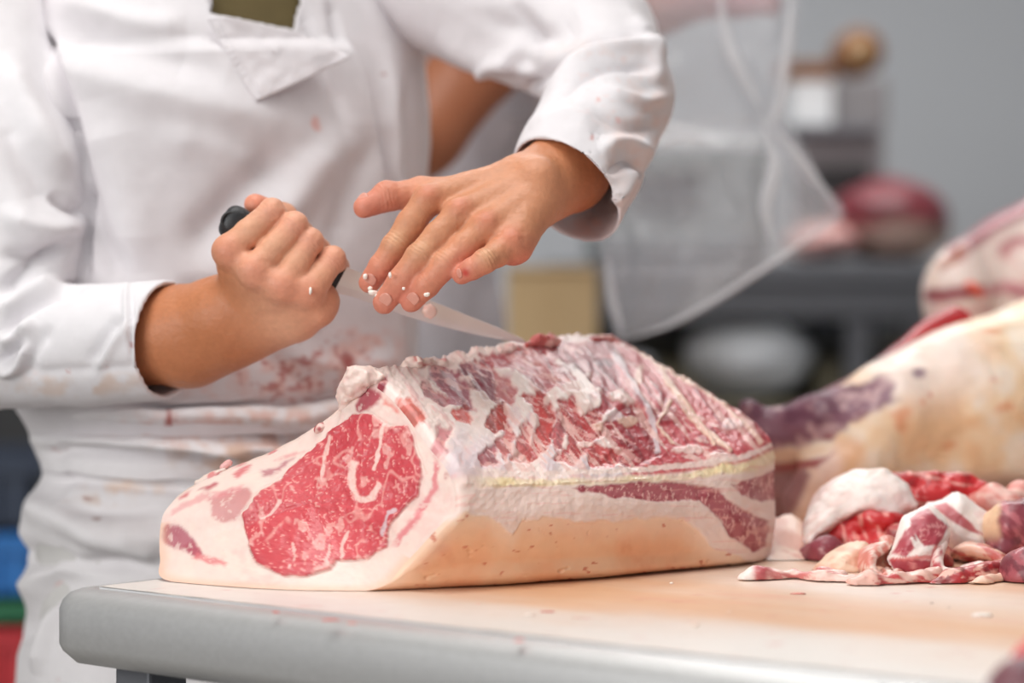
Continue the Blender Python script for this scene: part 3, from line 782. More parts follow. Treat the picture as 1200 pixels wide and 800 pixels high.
# --- coat body
V, Fc, N = loft([(0.99,-.292,2.50,.206,.157),(1.05,-.302,2.50,.222,.168),(1.2,-.297,2.50,.226,.172),(1.32,-.292,2.50,.23,.166),(1.41,-.288,2.51,.215,.145),(1.47,-.285,2.52,.16,.115),(1.52,-.283,2.525,.08,.08),(1.53,-.283,2.525,.07,.07)], 460, 430)
TV, TF, TN = V.copy(), Fc, N
x, y, _ = proj(V); fc = facing(V, N)
EDGE = cr(np.array([(396,-40),(408,50),(411,68),(426,112),(440,190),(446,240),(452,310),(461,400),(466,480)], float), 8)
ex = np.interp(y, EDGE[:, 1], EDGE[:, 0])
step = sst(2.0, -2.0, x - ex) * sst(.0, .2, fc) * sst(40, 66, y)
d = 0.013 * step - .006 * np.exp(-((x - ex - 7) / 4.0) ** 2) * sst(.0, .2, fc) * sst(66, 100, y)
d += folds(V, N, [
    ([(40,30),(150,60),(260,92)], 26, -.006), ([(60,75),(180,110),(330,150)], 24, .005), ([(330,180),(270,240),(215,300)], 24, -.008), ([(395,150),(330,240),(260,330)], 22, .006),
    ([(430,160),(400,230),(380,290)], 14, -.004), ([(120,120),(150,220),(160,320)], 30, .006), ([(105,200),(125,270),(150,335)], 14, -.006), ([(200,330),(260,345),(340,385)], 12, -.004),
    ([(120,470),(260,476),(440,455)], 8, -.006), ([(300,410),(380,430),(460,420)], 14, .004), ([(230,380),(320,420),(400,470)], 16, -.004), ([(455,60),(462,200),(470,400)], 9, .005), ([(480,60),(484,220),(486,400)], 7, -.004),
    ([(350,0),(372,60),(395,160)], 8, -.003), ([(385,0),(392,30),(398,60)], 5, -.004), ([(10,22),(60,82),(84,150),(100,212)], 6, .004), ([(22,20),(72,78),(97,150),(112,215)], 7, -.009), ([(112,215),(106,260),(108,330)], 6, -.008),
    ([(84,140),(90,160)], 6, -.01), ([(180,160),(260,180),(330,260)], 18, .003), ([(60,0),(160,28),(220,32)], 14, .004)])
d += 0.0016 * fbm3(V, 14, 3, 231) * 1.5 + 0.0006 * fbm3(V, 50, 3, 233)
V = V + N * d[:, None]
cl = cotton_col(V, [(420,420,60,45,PINKS,.9,'cloud'),(300,440,120,40,PINKS,.8,'cloud'),(360,430,110,60,RED,.7,'speck'),(410,418,8,14,DRED,.8,''),(360,422,14,5,RED,.7,''),(350,455,12,6,RED,.6,''),
    (372,142,6,10,rgb(226,176,170),.8,''),(449,84,4,4,rgb(168,120,116),.8,''),(480,330,10,40,PINKS,.5,'cloud'),(250,400,40,30,TANS,.4,'cloud'),(420,450,40,20,PINKS,.9,'cloud')])
VOPEN = [(247,-60),(247,14),(262,18),(345,33),(352,10),(352,-60)]
hole = (poly_sd(x, y, VOPEN) > 0) & (fc > 0)
keep = ~hole[Fc].any(1)
coat = make('coat', V, Fc[keep], M_CLOTH, man, cl)
md = coat.modifiers.new('t', 'SOLIDIFY'); md.thickness = 0.002; md.offset = -1
# shirt under the coat
SV, SF, SN = loft([(1.18,-.297,2.50,.21,.157),(1.32,-.292,2.50,.214,.151),(1.41,-.288,2.51,.2,.132),(1.47,-.285,2.52,.145,.1),(1.52,-.283,2.525,.07,.07)], 120, 60)
M_OLIVE = mat_plain('olive_jersey', rgb(98, 84, 50), 0.9, 0, 0.08, 40, 0.3, 900)
make('shirt', SV + SN * (0.002 * fbm3(SV, 25, 3, 5))[:, None], SF, M_OLIVE, man)['label'] = 'olive shirt showing in the neck opening'

tx, ty, td = proj(V); vis = fc > 0.05
TX, TY, TD = tx[vis], ty[vis], td[vis]
def torso_d(a, b):
    """depth of the coat front along a design position"""
    r = (TX - a) ** 2 + (TY - b) ** 2; i = np.argpartition(r, 30)[:30]
    i = i[r[i] < 150] if (r[i] < 150).any() else i[:1]
    return TD[i].min()

def sheet(name, outline, off, mat, parent, col, thick=0.003, res=26, bulge=0.0, wav=0.0, seed=0, depthf=None, stitch=None):
    """flat cloth piece: outline in design coordinates laid on the coat, with real thickness"""
    O = np.array(outline, float); lo, hi = O.min(0), O.max(0)
    n = int(res); gx, gy = np.meshgrid(np.linspace(lo[0], hi[0], n), np.linspace(lo[1], hi[1], n), indexing='ij')
    # polar fill keeps the outline crisp
    L = []
    m = len(O)
    for i in range(m):
        a, b = O[i], O[(i + 1) % m]; k = max(2, int(np.hypot(*(b - a)) / 3)); t = np.arange(k)[:, None] / k; L.append(a + (b - a) * t)
    L = np.concatenate(L); c = L.mean(0); nr = 18
    t = np.linspace(1, 0.02, nr)[:, None, None]; A = (c + (L[None] - c) * t).reshape(-1, 2)
    rr = np.repeat(np.linspace(1, 0.02, nr), len(L))
    dz = np.array([depthf(a, b) for a, b in A]) if depthf else np.array([torso_d(a, b) for a, b in A])
    Vv = np.stack([P(a, b, q) for (a, b), q in zip(A, dz)])
    dirv = C0 - Vv; dirv /= np.linalg.norm(dirv, axis=1, keepdims=True)
    h = off + bulge * (1 - rr ** 2) + wav * fbm(A[:, 0] * .05, A[:, 1] * .05, None, 2, seed)
    if stitch is not None:
        dd_, tt_ = seg_d(A[:, 0], A[:, 1], stitch); h = h - 0.0016 * np.exp(-((dd_ - 8) / 1.6) ** 2)
        h = h + 0.0012 * np.sin(tt_ * len(stitch) * 26) * np.exp(-((dd_ - 4) / 4) ** 2)
    Vv = Vv + dirv * h[:, None]
    Fq = grid_faces(nr, len(L), True)
    if (vnormals(Vv, Fq) * dirv).sum() < 0: Fq = Fq[:, ::-1].copy()
    o = make(name, Vv, Fq, mat, parent, np.tile(col, (len(Vv), 1)) if col is not None else None)
    md = o.modifiers.new('t', 'SOLIDIFY'); md.thickness = thick; md.offset = -1
    return o
lapd = lambda a, b: 2.285 + (a - 300) * -0.0000 + 0.0
base_d = float(np.median([torso_d(a, b) for a, b in ((260,60),(300,100),(360,70),(390,80))]))
def smooth_d(a, b):
    return 0.5 * torso_d(min(a, 400), max(b, 45)) + 0.5 * base_d
sheet('lapel', [(243,22),(262,18),(300,26),(350,38),(385,52),(411,66),(360,92),(300,119),(285,95),(262,58)], 0.011, M_CLOTH, coat, rgb(226,221,224), 0.003, depthf=smooth_d, wav=.002, seed=3, stitch=[(243,22),(262,58),(285,95),(300,119)])
sheet('collar', [(150,-40),(250,-40),(248,4),(243,22),(228,16),(205,6),(170,-10)], 0.012, M_CLOTH, coat, rgb(226,221,224), 0.003, depthf=lambda a, b: base_d + .012, wav=.002, seed=4, stitch=[(250,-30),(248,4),(243,22)])

# --- apron bundled round the hips
V, Fc, N = loft([(0.42,-.285,2.50,.246,.186),(0.60,-.283,2.50,.244,.184),(0.75,-.281,2.50,.240,.182),(0.85,-.281,2.50,.226,.172),(0.90,-.283,2.50,.230,.174),(0.945,-.285,2.50,.208,.160),(0.965,-.286,2.50,.214,.164),(0.985,-.287,2.5,.218,.168),(1.008,-.288,2.5,.220,.170),(1.016,-.289,2.5,.216,.166)], 460, 420)
d = folds(V, N, [
    ([(30,487),(150,484),(300,490),(450,480)], 9, .006), ([(60,503),(180,500),(330,508),(460,500)], 6, -.009), ([(40,516),(140,512),(280,525),(430,520)], 8, .007), ([(60,528),(170,530),(290,545),(420,545)], 6, -.008),
    ([(45,545),(120,548),(230,560),(380,572)], 9, .006), ([(150,500),(230,520),(330,555)], 7, .006), ([(60,562),(130,560),(260,575)], 8, -.004), ([(30,585),(60,600),(120,622),(220,630)], 16, .009),
    ([(28,640),(80,655),(190,660)], 10, -.008), ([(20,700),(60,668),(120,650)], 14, .007), ([(60,600),(140,596),(200,590)], 10, -.003), ([(10,760),(40,720),(80,690)], 12, -.007), ([(40,790),(58,740),(70,700)], 10, .007), ([(90,620),(150,640),(190,650)], 10, .004),
    ([(20,610),(22,640),(30,660)], 10, .006)], -.1)
d += 0.0035 * fbm(V[:, 0] * 4, V[:, 1] * 4, V[:, 2] * 16, 3, 241) + 0.001 * fbm3(V, 30, 3, 243)
lowm = sst(.86, .5, V[:, 2]); an = np.arctan2((V - TC) @ FD, (V - TC) @ WD)
d += lowm * 0.012 * np.sin(an * 9 + 2 * fbm3(V, 5, 2, 3))
V = V + N * d[:, None]
V[:, 2] += 0.004 * fbm(an * 3, V[:, 2] * 0, None, 2, 9)
cl = cotton_col(V, [(330,520,150,55,TANS,.9,'cloud'),(300,500,200,30,PINKS,.8,'cloud'),(200,490,6,16,RED,.8,''),(204,486,14,6,RED,.5,'speck'),(115,590,45,10,rgb(214,196,186),.8,'cloud'),(68,528,16,5,RED,.35,'speck'),(100,590,18,5,rgb(186,146,136),.7,'speck'),
    (150,572,60,14,rgb(230,206,190),.8,'cloud'),(105,588,7,4,rgb(176,140,132),.8,''),(112,610,6,3,rgb(170,140,136),.7,''),(70,682,5,7,rgb(232,206,204),.9,''),(370,540,60,40,RED,.6,'speck'),(280,540,60,20,TANS,.6,'cloud'),(60,790,8,10,RED,.3,'speck')], rgb(234,231,233), 5)
ap = make('apron', V, Fc, M_CLOTH, man, cl)
md = ap.modifiers.new('t', 'SOLIDIFY'); md.thickness = 0.002; md.offset = -1

# --- sleeves
def skin_of(Vf, cl_): return cl_
def sleeve(lo, hi, vox, build, fl, blobs, name, seed, base=COTTON):
    f = Field(lo, hi, vox); build(f); V, Fq = f.mesh(3); N = vnormals(V, Fq)
    if ((V - V.mean(0)) * N).sum() < 0: Fq = Fq[:, ::-1].copy(); N = -N
    d = folds(V, N, fl) + 0.0018 * fbm3(V, 13, 3, seed) + 0.0006 * fbm3(V, 60, 2, seed + 1)
    V = V + N * d[:, None]
    return make(name, V, Fq, M_CLOTH, man, cotton_col(V, blobs, base, seed))
def bounds(pts, r): A = np.array(pts); return A.min(0) - r, A.max(0) + r
cA = P(197,398,2.18); aA = P(197,398,2.18) - P(100,404,2.22); aA /= np.linalg.norm(aA)
def bA(f):
    f.chain([P(-72,-90,2.42),P(-34,60,2.365),P(6,200,2.312),P(4,265,2.298),P(-14,385,2.27)], [.09,.076,.0785,.0775,.074], .006)
    f.chain([P(-14,400,2.262),P(100,405,2.22),cA + aA * .03], [.064,.0565,.0530], .005)
    f.half_cut(cA, aA - .10 * UP)
    f.cone(cA + aA * .035, cA - aA * .06, .0492, .0492, .001, True)
pts = [P(-30,-90,2.44),P(-6,60,2.38),P(8,200,2.33),P(-14,400,2.27),P(200,400,2.18)]
lo, hi = bounds(pts, .10)
sleeve(lo, hi, .0026, bA, [
    ([(0,392),(30,362),(60,345),(100,336)], 7, -.008), ([(0,372),(30,350),(70,325)], 9, .006), ([(0,345),(40,310),(80,285)], 9, -.006), ([(0,400),(18,398),(40,372)], 8, .006), ([(0,425),(14,410),(30,390)], 6, -.007), ([(0,440),(22,430),(32,400)], 6, .006), ([(30,440),(40,410),(60,380)], 8, -.003),
    ([(104,430),(125,400),(145,370)], 8, -.003), ([(112,440),(130,410),(150,380)], 6, .003), ([(0,437),(60,436),(155,432),(196,428)], 7, -.0015), ([(153,330),(154,380),(156,430)], 3, -.003), ([(150,330),(149,400)], 4, .002),
    ([(0,60),(40,140),(85,210)], 16, .005), ([(0,120),(30,190),(60,250)], 18, -.005), ([(60,60),(90,130)], 8, .004), ([(0,250),(50,270),(96,262)], 14, .006), ([(0,300),(50,296),(92,280)], 9, -.005), ([(60,225),(85,245),(100,250)], 8, -.006)],
    [(70,455,90,20,TANS,.55,'cloud'),(150,452,60,14,TANS,.45,'cloud'),(80,430,7,8,rgb(196,130,124),.8,'speck'),(130,430,5,8,rgb(214,160,154),.7,'speck'),(30,440,20,10,PINKS,.6,'cloud'),(154,402,2,5,rgb(190,120,120),.6,'')], 'sleeve', 251, rgb(230,227,230))
cB = P(664,222,2.165); nB = RT * -.60 - UP * .58 - FW * .50; nB = nB / np.linalg.norm(nB)
def bB(f):
    f.chain([P(440,-60,2.56),P(575,-8,2.50),P(690,52,2.41),P(716,112,2.33),P(680,190,2.21),P(642,262,2.12)], [.088,.080,.069,.060,.0575,.0575], .008)
    f.half_cut(cB, nB)
    f.cone(P(642,262,2.12), P(680,190,2.21), .0535, .0535, .001, True); f.cone(P(680,190,2.21), P(706,130,2.30), .0535, .047, .001, True)
pts = [P(440,-60,2.56),P(575,-8,2.5),P(716,112,2.33),P(660,230,2.12)]
lo, hi = bounds(pts, .10)
sleeve(lo, hi, .0024, bB, [
    ([(560,92),(590,70),(640,96)], 7, .005), ([(612,112),(650,80),(690,52),(760,44)], 7, -.007), ([(640,104),(690,66),(740,56),(782,66)], 7, .006), ([(660,112),(710,78),(770,82)], 6, -.005), ([(510,40),(570,72),(630,60)], 14, .006), ([(560,20),(640,40),(680,20)], 14, -.005),
    ([(600,0),(620,40),(612,92)], 10, -.004), ([(700,100),(750,120),(784,110)], 8, .004), ([(690,130),(735,150),(778,150)], 8, -.003), ([(700,175),(730,168),(765,180)], 9, .005), ([(712,200),(735,192),(755,205)], 6, -.005), ([(720,240),(735,215),(740,190)], 8, .004), ([(620,150),(660,135),(700,150)], 10, .003),
    ([(740,20),(765,60),(775,100)], 8, .004), ([(630,172),(680,182),(715,215)], 4, -.001)],
    [(730,180,50,60,rgb(228,208,204),.7,'cloud'),(760,130,30,60,rgb(226,206,202),.7,'cloud'),(690,160,3,4,rgb(196,130,124),.7,''),(698,118,3,3,rgb(214,160,154),.7,''),(720,140,4,4,rgb(224,180,176),.7,''),(700,60,60,16,rgb(222,206,202),.6,'cloud'),(690,265,30,16,rgb(232,204,198),.8,'cloud'),(720,100,70,60,PINKS,.25,'speck')], 'sleeve', 261)

# --- body: hands, forearms and the rest of the figure as one surface
SK = rgb(206, 143, 108); SKR = rgb(222, 134, 116); SKB = rgb(192, 122, 82); SKL = rgb(224, 166, 134); SKN = rgb(226, 182, 168)
dorA = -FW * .80 + UP * .55 + RT * .12; dorA /= np.linalg.norm(dorA)
HA = {'index': ([(500,236,2.096),(463,289,2.085),(447,312,2.085),(433,331,2.092)], [.0126,.0117,.0107,.0094]),
      'middle': ([(537,252,2.082),(492,301,2.066),(469,330,2.066),(450,355,2.074)], [.0128,.0121,.0112,.0097]),
      'ring': ([(568,268,2.072),(522,310,2.060),(500,334,2.060),(482,353,2.068)], [.0124,.0115,.0107,.0094]),
      'pinky': ([(597,288,2.066),(568,306,2.046),(553,315,2.046),(541,322,2.053)], [.0112,.0100,.0092,.0082])}
WA = {'index': (602,208,2.13), 'middle': (612,218,2.118), 'ring': (620,232,2.108), 'pinky': (626,246,2.104)}
pa = [P(*q) for v in HA.values() for q in v[0]] + [P(419,244,2.11), P(720,130,2.33)]
lo, hi = bounds(pa, .05)
f = Field(lo, hi, .00115)
f.chain([P(716,125,2.33),P(668,202,2.185),P(628,230,2.122)], [.044,.0345,.0285], .01)
f.cone(P(660,190,2.17), P(612,212,2.13), .027, .02, .02)
for k_ in HA: f.cone(P(*WA[k_]), P(*HA[k_][0][0]), .0165, .0128, .014)
f.cone(P(615,250,2.10), P(603,288,2.074), .018, .016, .012)
f.cone(P(575,232,2.122), P(500,228,2.122), .020, .0135, .014)
f.ball(P(632,205,2.108), .013, .016)
for k_ in ('index', 'middle', 'ring', 'pinky'):
    p_, r_ = HA[k_]; Pw = [P(*q) for q in p_]
    f.chain([Pw[0], Pw[0] * .5 + Pw[1] * .5] + Pw[1:], [r_[0], r_[0] * 1.01] + r_[1:], .0034)
    f.ball(Pw[0] + dorA * .0045, .0098, .008)
    f.ball(Pw[1] + dorA * .0022, .0098 if k_ != 'pinky' else .0086, .005)
    f.cone(Pw[0] + dorA * .0075, P(*WA[k_]) + dorA * .012, .0042, .004, .008)
TH = [P(575,230,2.132), P(494,226,2.127), P(453,231,2.118), P(427,243,2.112)]
f.chain(TH, [.018,.0138,.0120,.0098], .005); f.ball(TH[2] + UP * .003, .0112, .005)
f.noise(120, .0004, 3, 5)
V, Fq = f.mesh(2)
NA_ = vnormals(V, Fq)
if ((V - V.mean(0)) * NA_).sum() < 0: Fq = Fq[:, ::-1].copy(); NA_ = -NA_
def near(V, p, r): return np.exp(-((V - p) ** 2).sum(1) / r ** 2)
def wrinkles(V, N, p, ax_, amp, sig, per, rad, seed):
    ax_ = ax_ / np.linalg.norm(ax_); s = (V - p) @ ax_
    g = np.exp(-(s / sig) ** 2) * np.exp(-(((V - p) ** 2).sum(1) / rad ** 2) ** 2)
    ph = s + .0012 * fbm3(V, 160, 2, seed)
    return -amp * (.5 + .5 * np.cos(2 * math.pi * ph / per)) * g
cl = np.tile(SK, (len(V), 1)); dsp = np.zeros(len(V))
wr = P(628,230,2.122); out = (V - wr) @ ((P(716,125,2.33) - wr) / np.linalg.norm(P(716,125,2.33) - wr))
cl = paint(cl, SKB, sst(-.02, .05, out + .01 * fbm3(V, 30, 2, 2)))
for k_ in HA:
    p_, r_ = HA[k_]; Pw = [P(*q) for q in p_]
    cl = paint(cl, SKR, near(V, Pw[3], .022) * .75); cl = paint(cl, SKR, near(V, Pw[2], .016) * .4)
    cl = paint(cl, rgb(216,112,96), near(V, Pw[0] + dorA * .014, .010) * .38)
    cl = paint(cl, rgb(220,170,132), near(V, Pw[1] + dorA * .011, .009) * .7)
    dorf = sst(.1, .5, NA_ @ dorA)
    dsp += dorf * wrinkles(V, NA_, Pw[1] + dorA * .009, Pw[2] - Pw[0], .0011, .0065, .0034, .013, 7)
    dsp += dorf * wrinkles(V, NA_, Pw[2] + dorA * .008, Pw[3] - Pw[1], .0005, .0035, .003, .010, 8)
cl = paint(cl, SKR, near(V, TH[3], .025) * .75); cl = paint(cl, SKR, near(V, TH[2], .02) * .55); cl = paint(cl, SKR, near(V, TH[1], .02) * .3)
dsp += wrinkles(V, NA_, TH[2] - FW * .01, TH[3] - TH[1], .0008, .006, .0035, .014, 9)
# low side of the hand, flushed pink
cl = paint(cl, rgb(222,120,110), near(V, P(606,303,2.07), .018) * .6)
cl = paint(cl, rgb(200,60,56), near(V, P(545,320,2.038), .004) * .9)
cl = cl * (1 + .06 * fbm3(V, 90, 3, 11))[:, None]
dsp += .00025 * fbm3(V, 420, 2, 13) - .0006 * sst(.35, .6, fbm3(V, 70, 3, 15)) * sst(.02, -.02, out)
VA = V + NA_ * dsp[:, None]; FA = Fq; CA = cl
# right hand closed round the knife handle
HB = {'index': [(268,294,2.100),(319,248,2.108),(326,256,2.146),(303,277,2.156)], 'middle': [(298,317,2.094),(345,264,2.106),(354,274,2.148),(330,294,2.158)],
      'ring': [(330,334,2.096),(364,283,2.110),(374,292,2.150),(353,311,2.160)], 'pinky': [(361,341,2.104),(390,304,2.118),(396,312,2.150),(379,327,2.160)]}
RB = {'index': [.0126,.0112,.0105,.009], 'middle': [.0128,.0116,.011,.009], 'ring': [.0124,.0110,.0102,.0088], 'pinky': [.0122,.0112,.0098,.0082]}
WB = {'index': (283,338,2.150), 'middle': (296,346,2.148), 'ring': (312,356,2.148), 'pinky': (330,366,2.150)}
pa = [P(*q) for v in HB.values() for q in v] + [P(-10,408,2.27), P(296,238,2.14)]
lo, hi = bounds(pa, .05); lo[0] = P(60,400,2.2)[0]
f = Field(lo, hi, .00115)
f.chain([P(-14,406,2.268),P(120,402,2.22),P(205,392,2.188),P(262,372,2.165),P(312,358,2.152)], [.046,.045,.0425,.0365,.0290], .01)
f.cone(P(230,412,2.185), P(340,372,2.152), .030, .0215, .02)
for k_ in HB: f.cone(P(*WB[k_]), P(*HB[k_][0]), .0175, .0134, .016)
f.cone(P(340,372,2.145), P(372,362,2.122), .018, .0165, .012)
f.cone(P(352,374,2.14), P(378,350,2.128), .0165, .0145, .01)
dorB = -FW * .75 - RT * .35 - UP * .25
for k_ in HB:
    Pw = [P(*q) for q in HB[k_]]; f.chain([Pw[0], Pw[0] * .55 + Pw[1] * .45] + Pw[1:], [RB[k_][0], .0126] + RB[k_][1:], .0022)
    f.ball(Pw[0] - FW * .002, .0102, .012); f.ball(Pw[1] - FW * .002 + UP * .0012, .0102, .004)
TB = [P(318,340,2.185), P(348,290,2.180), P(332,254,2.162), P(299,240,2.142)]
f.chain(TB, [.018,.014,.0122,.0100], .004)
f.noise(120, .0004, 3, 6)
V, Fq = f.mesh(2); NB_ = vnormals(V, Fq)
if ((V - V.mean(0)) * NB_).sum() < 0: Fq = Fq[:, ::-1].copy(); NB_ = -NB_
cl = np.tile(SKL, (len(V), 1)); dsp = np.zeros(len(V))
wr = P(312,358,2.152); ax_ = P(100,402,2.22) - wr; ax_ /= np.linalg.norm(ax_); out = (V - wr) @ ax_
cl = paint(cl, SKB, sst(-.03, .035, out + .012 * fbm3(V, 30, 2, 3)) * .95)
for k_ in HB:
    Pw = [P(*q) for q in HB[k_]]
    cl = paint(cl, rgb(226,140,116), near(V, Pw[0] - FW * .012, .014) * .55); cl = paint(cl, rgb(232,160,136), near(V, Pw[1] - FW * .01, .012) * .6)
    dsp += wrinkles(V, NB_, Pw[1] - FW * .010, Pw[1] - Pw[0], .0005, .006, .0034, .011, 17)
cl = paint(cl, rgb(226,136,112), near(V, TB[3], .022) * .8); cl = paint(cl, rgb(214,128,100), near(V, P(376,360,2.12), .02) * .5)
cl = cl * (1 + .05 * fbm3(V, 90, 3, 21))[:, None]
dsp += .00025 * fbm3(V, 420, 2, 23) - .0005 * sst(.35, .6, fbm3(V, 60, 3, 25))
VB = V + NB_ * dsp[:, None]; FB = Fq; CB = cl
# legs, hips, trunk, neck and head at a coarser grain
f = Field((-.75, 2.1, 0), (.3, 2.95, 1.85), .011)
def T3(w_, f_, z): return TC + WD * w_ + FD * f_ + np.array([0, 0, z])
for s in (-1, 1):
    f.chain([T3(.11*s,0,.92),T3(.115*s,.02,.5),T3(.12*s,-.01,.10)], [.085,.058,.042], .03)
f.cone(T3(0,0,.95), T3(0,0,1.15), .13, .12, .05); f.cone(T3(0,0,1.15), T3(0,-.01,1.36), .12, .13, .06)
f.cone(T3(-.12,-.02,1.38), T3(.12,-.02,1.38), .06, .06, .04); f.cone(T3(0,0,1.40), T3(0,.02,1.56), .06, .055, .04)
f.ell(T3(0,.045,1.665), (.078,.095,.118), np.array([WD, FD, [0,0,1]]), .02); f.ell(T3(0,.075,1.60), (.055,.055,.05), np.array([WD, FD, [0,0,1]]), .03)
f.cone(T3(0,.135,1.665), T3(0,.150,1.635), .011, .017, .012)
for s in (-1, 1): f.ell(T3(.082*s,.03,1.655), (.012,.022,.034), np.array([WD, FD, [0,0,1]]), .008)
for s in (-1, 1): f.ell(T3(.033*s,.140,1.675), (.02,.01,.012), np.array([WD, FD, [0,0,1]]), .004, True)
f.chain([P(-72,-90,2.42),P(-4,200,2.312),P(-14,400,2.268)], [.050,.046,.046], .012); f.chain([P(440,-60,2.56),P(690,52,2.41),P(716,125,2.33)], [.052,.047,.044], .03)
V, Fq = f.mesh(2); nn = vnormals(V, Fq)
if ((V - V.mean(0)) * nn).sum() < 0: Fq = Fq[:, ::-1].copy()
cl = np.tile(SK, (len(V), 1)); cl = paint(cl, rgb(176,92,86), near(V, T3(0,.13,1.605), .02) * .8)
allV = np.concatenate([VA, VB, V]); allF = np.concatenate([FA, FB + len(VA), Fq + len(VA) + len(VB)]); allC = np.concatenate([CA, CB, cl])
body = make('body', allV, allF, M_SKIN, man, allC)
# hair
f = Field((-.5, 2.3, 1.5), (-.05, 2.7, 1.85), .008)
f.ell(T3(0,.03,1.685), (.088,.105,.118), np.array([WD, FD, [0,0,1]]), .01); f.half_cut(T3(0,.075,1.70), FD * .8 + np.array([0, 0, -.6]))
f.noise(60, .006, 2, 3); V, Fq = f.mesh(1); make('hair', V, Fq, mat_plain('dark_hair', rgb(48, 36, 28), .6, 0, .2, 200, .4, 300), man)
for s in (-1, 1):
    A, Fl = lump(T3(.033*s,.132,1.675), .012, 5, (1,1,1), 2, 0); make('eye', A, Fl, M_WHITEPL, man)
# trousers and shoes
M_TROUS = mat_plain('white_trousers', rgb(214, 212, 210), .9, 0, .04, 20)
for s in (-1, 1):
    A = np.array([T3(.11*s,0,.90), T3(.113*s,.02,.5), T3(.12*s,0,.09)]); V, Fl = tube(cr(A, 8), np.linspace(.105, .075, 17), 24); make('trouser_leg', V, Fl, M_TROUS, man)
    V, Fl = lump(T3(.12*s,.06,.045), .05, 9, (1,1,1), 3, 0); c_ = T3(.12*s,.06,.045); q = V - c_; V = c_ + np.outer(q @ WD, WD) * .9 + np.outer(q @ FD, FD) * 2.6 + np.outer(q[:, 2], [0,0,1]) * .9
    make('shoe', V, Fl, M_WHITEPL, man)
# fingernails
M_NAIL = mat_plain('nail', rgb(224, 158, 140), .28, 0, .04, 300)
def nail(p, tip, dor, w, l, parent, lab=None):
    ax_ = (tip - p) / np.linalg.norm(tip - p); dor = dor - ax_ * (dor @ ax_); dor /= np.linalg.norm(dor); sd = np.cross(ax_, dor)
    U, Wv = np.meshgrid(np.linspace(-1, 1, 9), np.linspace(-1, 1, 9), indexing='ij'); u, v = U.ravel(), Wv.ravel()
    sq = np.sqrt(np.clip(1 - .5 * u ** 2, 0, 1)); u2 = u * np.sqrt(1 - .5 * v ** 2); v2 = v * np.sqrt(1 - .5 * u ** 2)
    A = p[None] + np.outer(v2 * l, ax_) + np.outer(u2 * w, sd) + np.outer(-.27 * w * u2 ** 2 - .12 * l * np.clip(v2, 0, 1) ** 2, dor)
    o = make('fingernail', A, grid_faces(9, 9), M_NAIL, parent); md = o.modifiers.new('t', 'SOLIDIFY'); md.thickness = .0008; md.offset = 0
for k_ in ('index', 'middle', 'ring', 'pinky'):
    p_, r_ = HA[k_]; a, b = P(*p_[2]), P(*p_[3]); q = a + (b - a) * .80; dn = (-FW * .86 - RT * .10 - UP * .10) if k_ != 'pinky' else (-FW * .8 - RT * .4)
    dn = dn / np.linalg.norm(dn); nail(q + dn * (r_[3] + .0008), b + dn * (r_[3] - .0001), dn, .0056 if k_ != 'pinky' else .0042, .0066 if k_ != 'pinky' else .004, body)
nail(TH[3] + UP * .0065 - FW * .0050 - RT * .002, TH[3] + (TH[3] - TH[2]) * .3 + UP * .004 - FW * .004, UP * .8 - FW * .6, .006, .007, body)
# ------------------------------------------------------------------ the knife
kb, kt, ks = P(268,258,2.121), P(398,327,2.138), P(614,407,2.212)
hx = (kt - kb); HL = np.linalg.norm(hx); hx = hx / HL
knife = thing('boning_knife', kb, 'narrow steel boning knife with black handle held in the closed fist', 'knife')
upk = UP - hx * (UP @ hx); upk /= np.linalg.norm(upk); sdk = np.cross(hx, upk)
prof = [(-.006,.004,.004),(-.0045,.0105,.0085),(0,.0148,.0112),(.008,.0160,.0118),(.022,.0140,.0108),(.05,.0128,.0105),(.085,.0138,.0106),(HL-.012,.0140,.010),(HL-.002,.0150,.0095),(HL,.0142,.0085)]
V = []
for t, a, b in cr(np.array(prof), 5):
    for k in range(24):
        an = 2 * math.pi * k / 24; c_, s_ = math.cos(an), math.sin(an)
        V.append(kb + hx * t + upk * a * np.sign(c_) * abs(c_) ** .8 + sdk * b * np.sign(s_) * abs(s_) ** .8)
n = len(V) // 24; Fl = [tuple(q) for q in grid_faces(n, 24, True)] + [tuple(range(24))[::-1], tuple(range((n - 1) * 24, n * 24))]
make('handle', np.array(V), Fl, M_BLACKPL, knife)
# lanyard eye at the butt
A = []
for i in range(17):
    a = 2 * math.pi * i / 16; A.append(kb + hx * (.002) + upk * .0075 * math.cos(a) + (-FW) * .0095 + hx * .0065 * math.sin(a))
V, Fl = tube(np.array(A), .0013, 8, False); make('lanyard_ring', V, Fl, M_DARK, knife)
bx = ks - kt; BL = np.linalg.norm(bx); bx = bx / BL; upb = UP * .96 - FW * .28; upb = upb - bx * (upb @ bx); upb /= np.linalg.norm(upb); sdb = np.cross(bx, upb)
V = []; n = 40
for i in range(n):
    t = i / (n - 1)
    top = .0125 - .0045 * t - .001 * sst(.8, 1, t); bot = -.0125 + .002 * sst(0, .12, t) + .0145 * max(0, (t - .3) / .7) ** 1.8
    th = .0014 * (1 - .55 * t); p = kt + bx * BL * t
    if i == n - 1: top, bot = .0055, .0045
    bev = bot + .3 * (top - bot)
    for (h, w) in ((top, th), (bev, th * .9), (bot, .0001), (bev, -th * .9), (top, -th)): V.append(p + upb * h + sdb * w)
Fl = [tuple(q) for q in grid_faces(n, 5, True)] + [(0,1,2,3,4), tuple(range((n - 1) * 5, n * 5))[::-1]]
M_BLADE = mat_plain('blade_steel', rgb(222, 222, 224), .34, .6, .04, 30, .03, 300)
bl = make('blade', np.array(V), Fl, M_BLADE, knife, smooth=False)
bm = bmesh.new(); bm.from_mesh(bl.data); bmesh.ops.recalc_face_normals(bm, faces=bm.faces); bm.to_mesh(bl.data); bm.free()
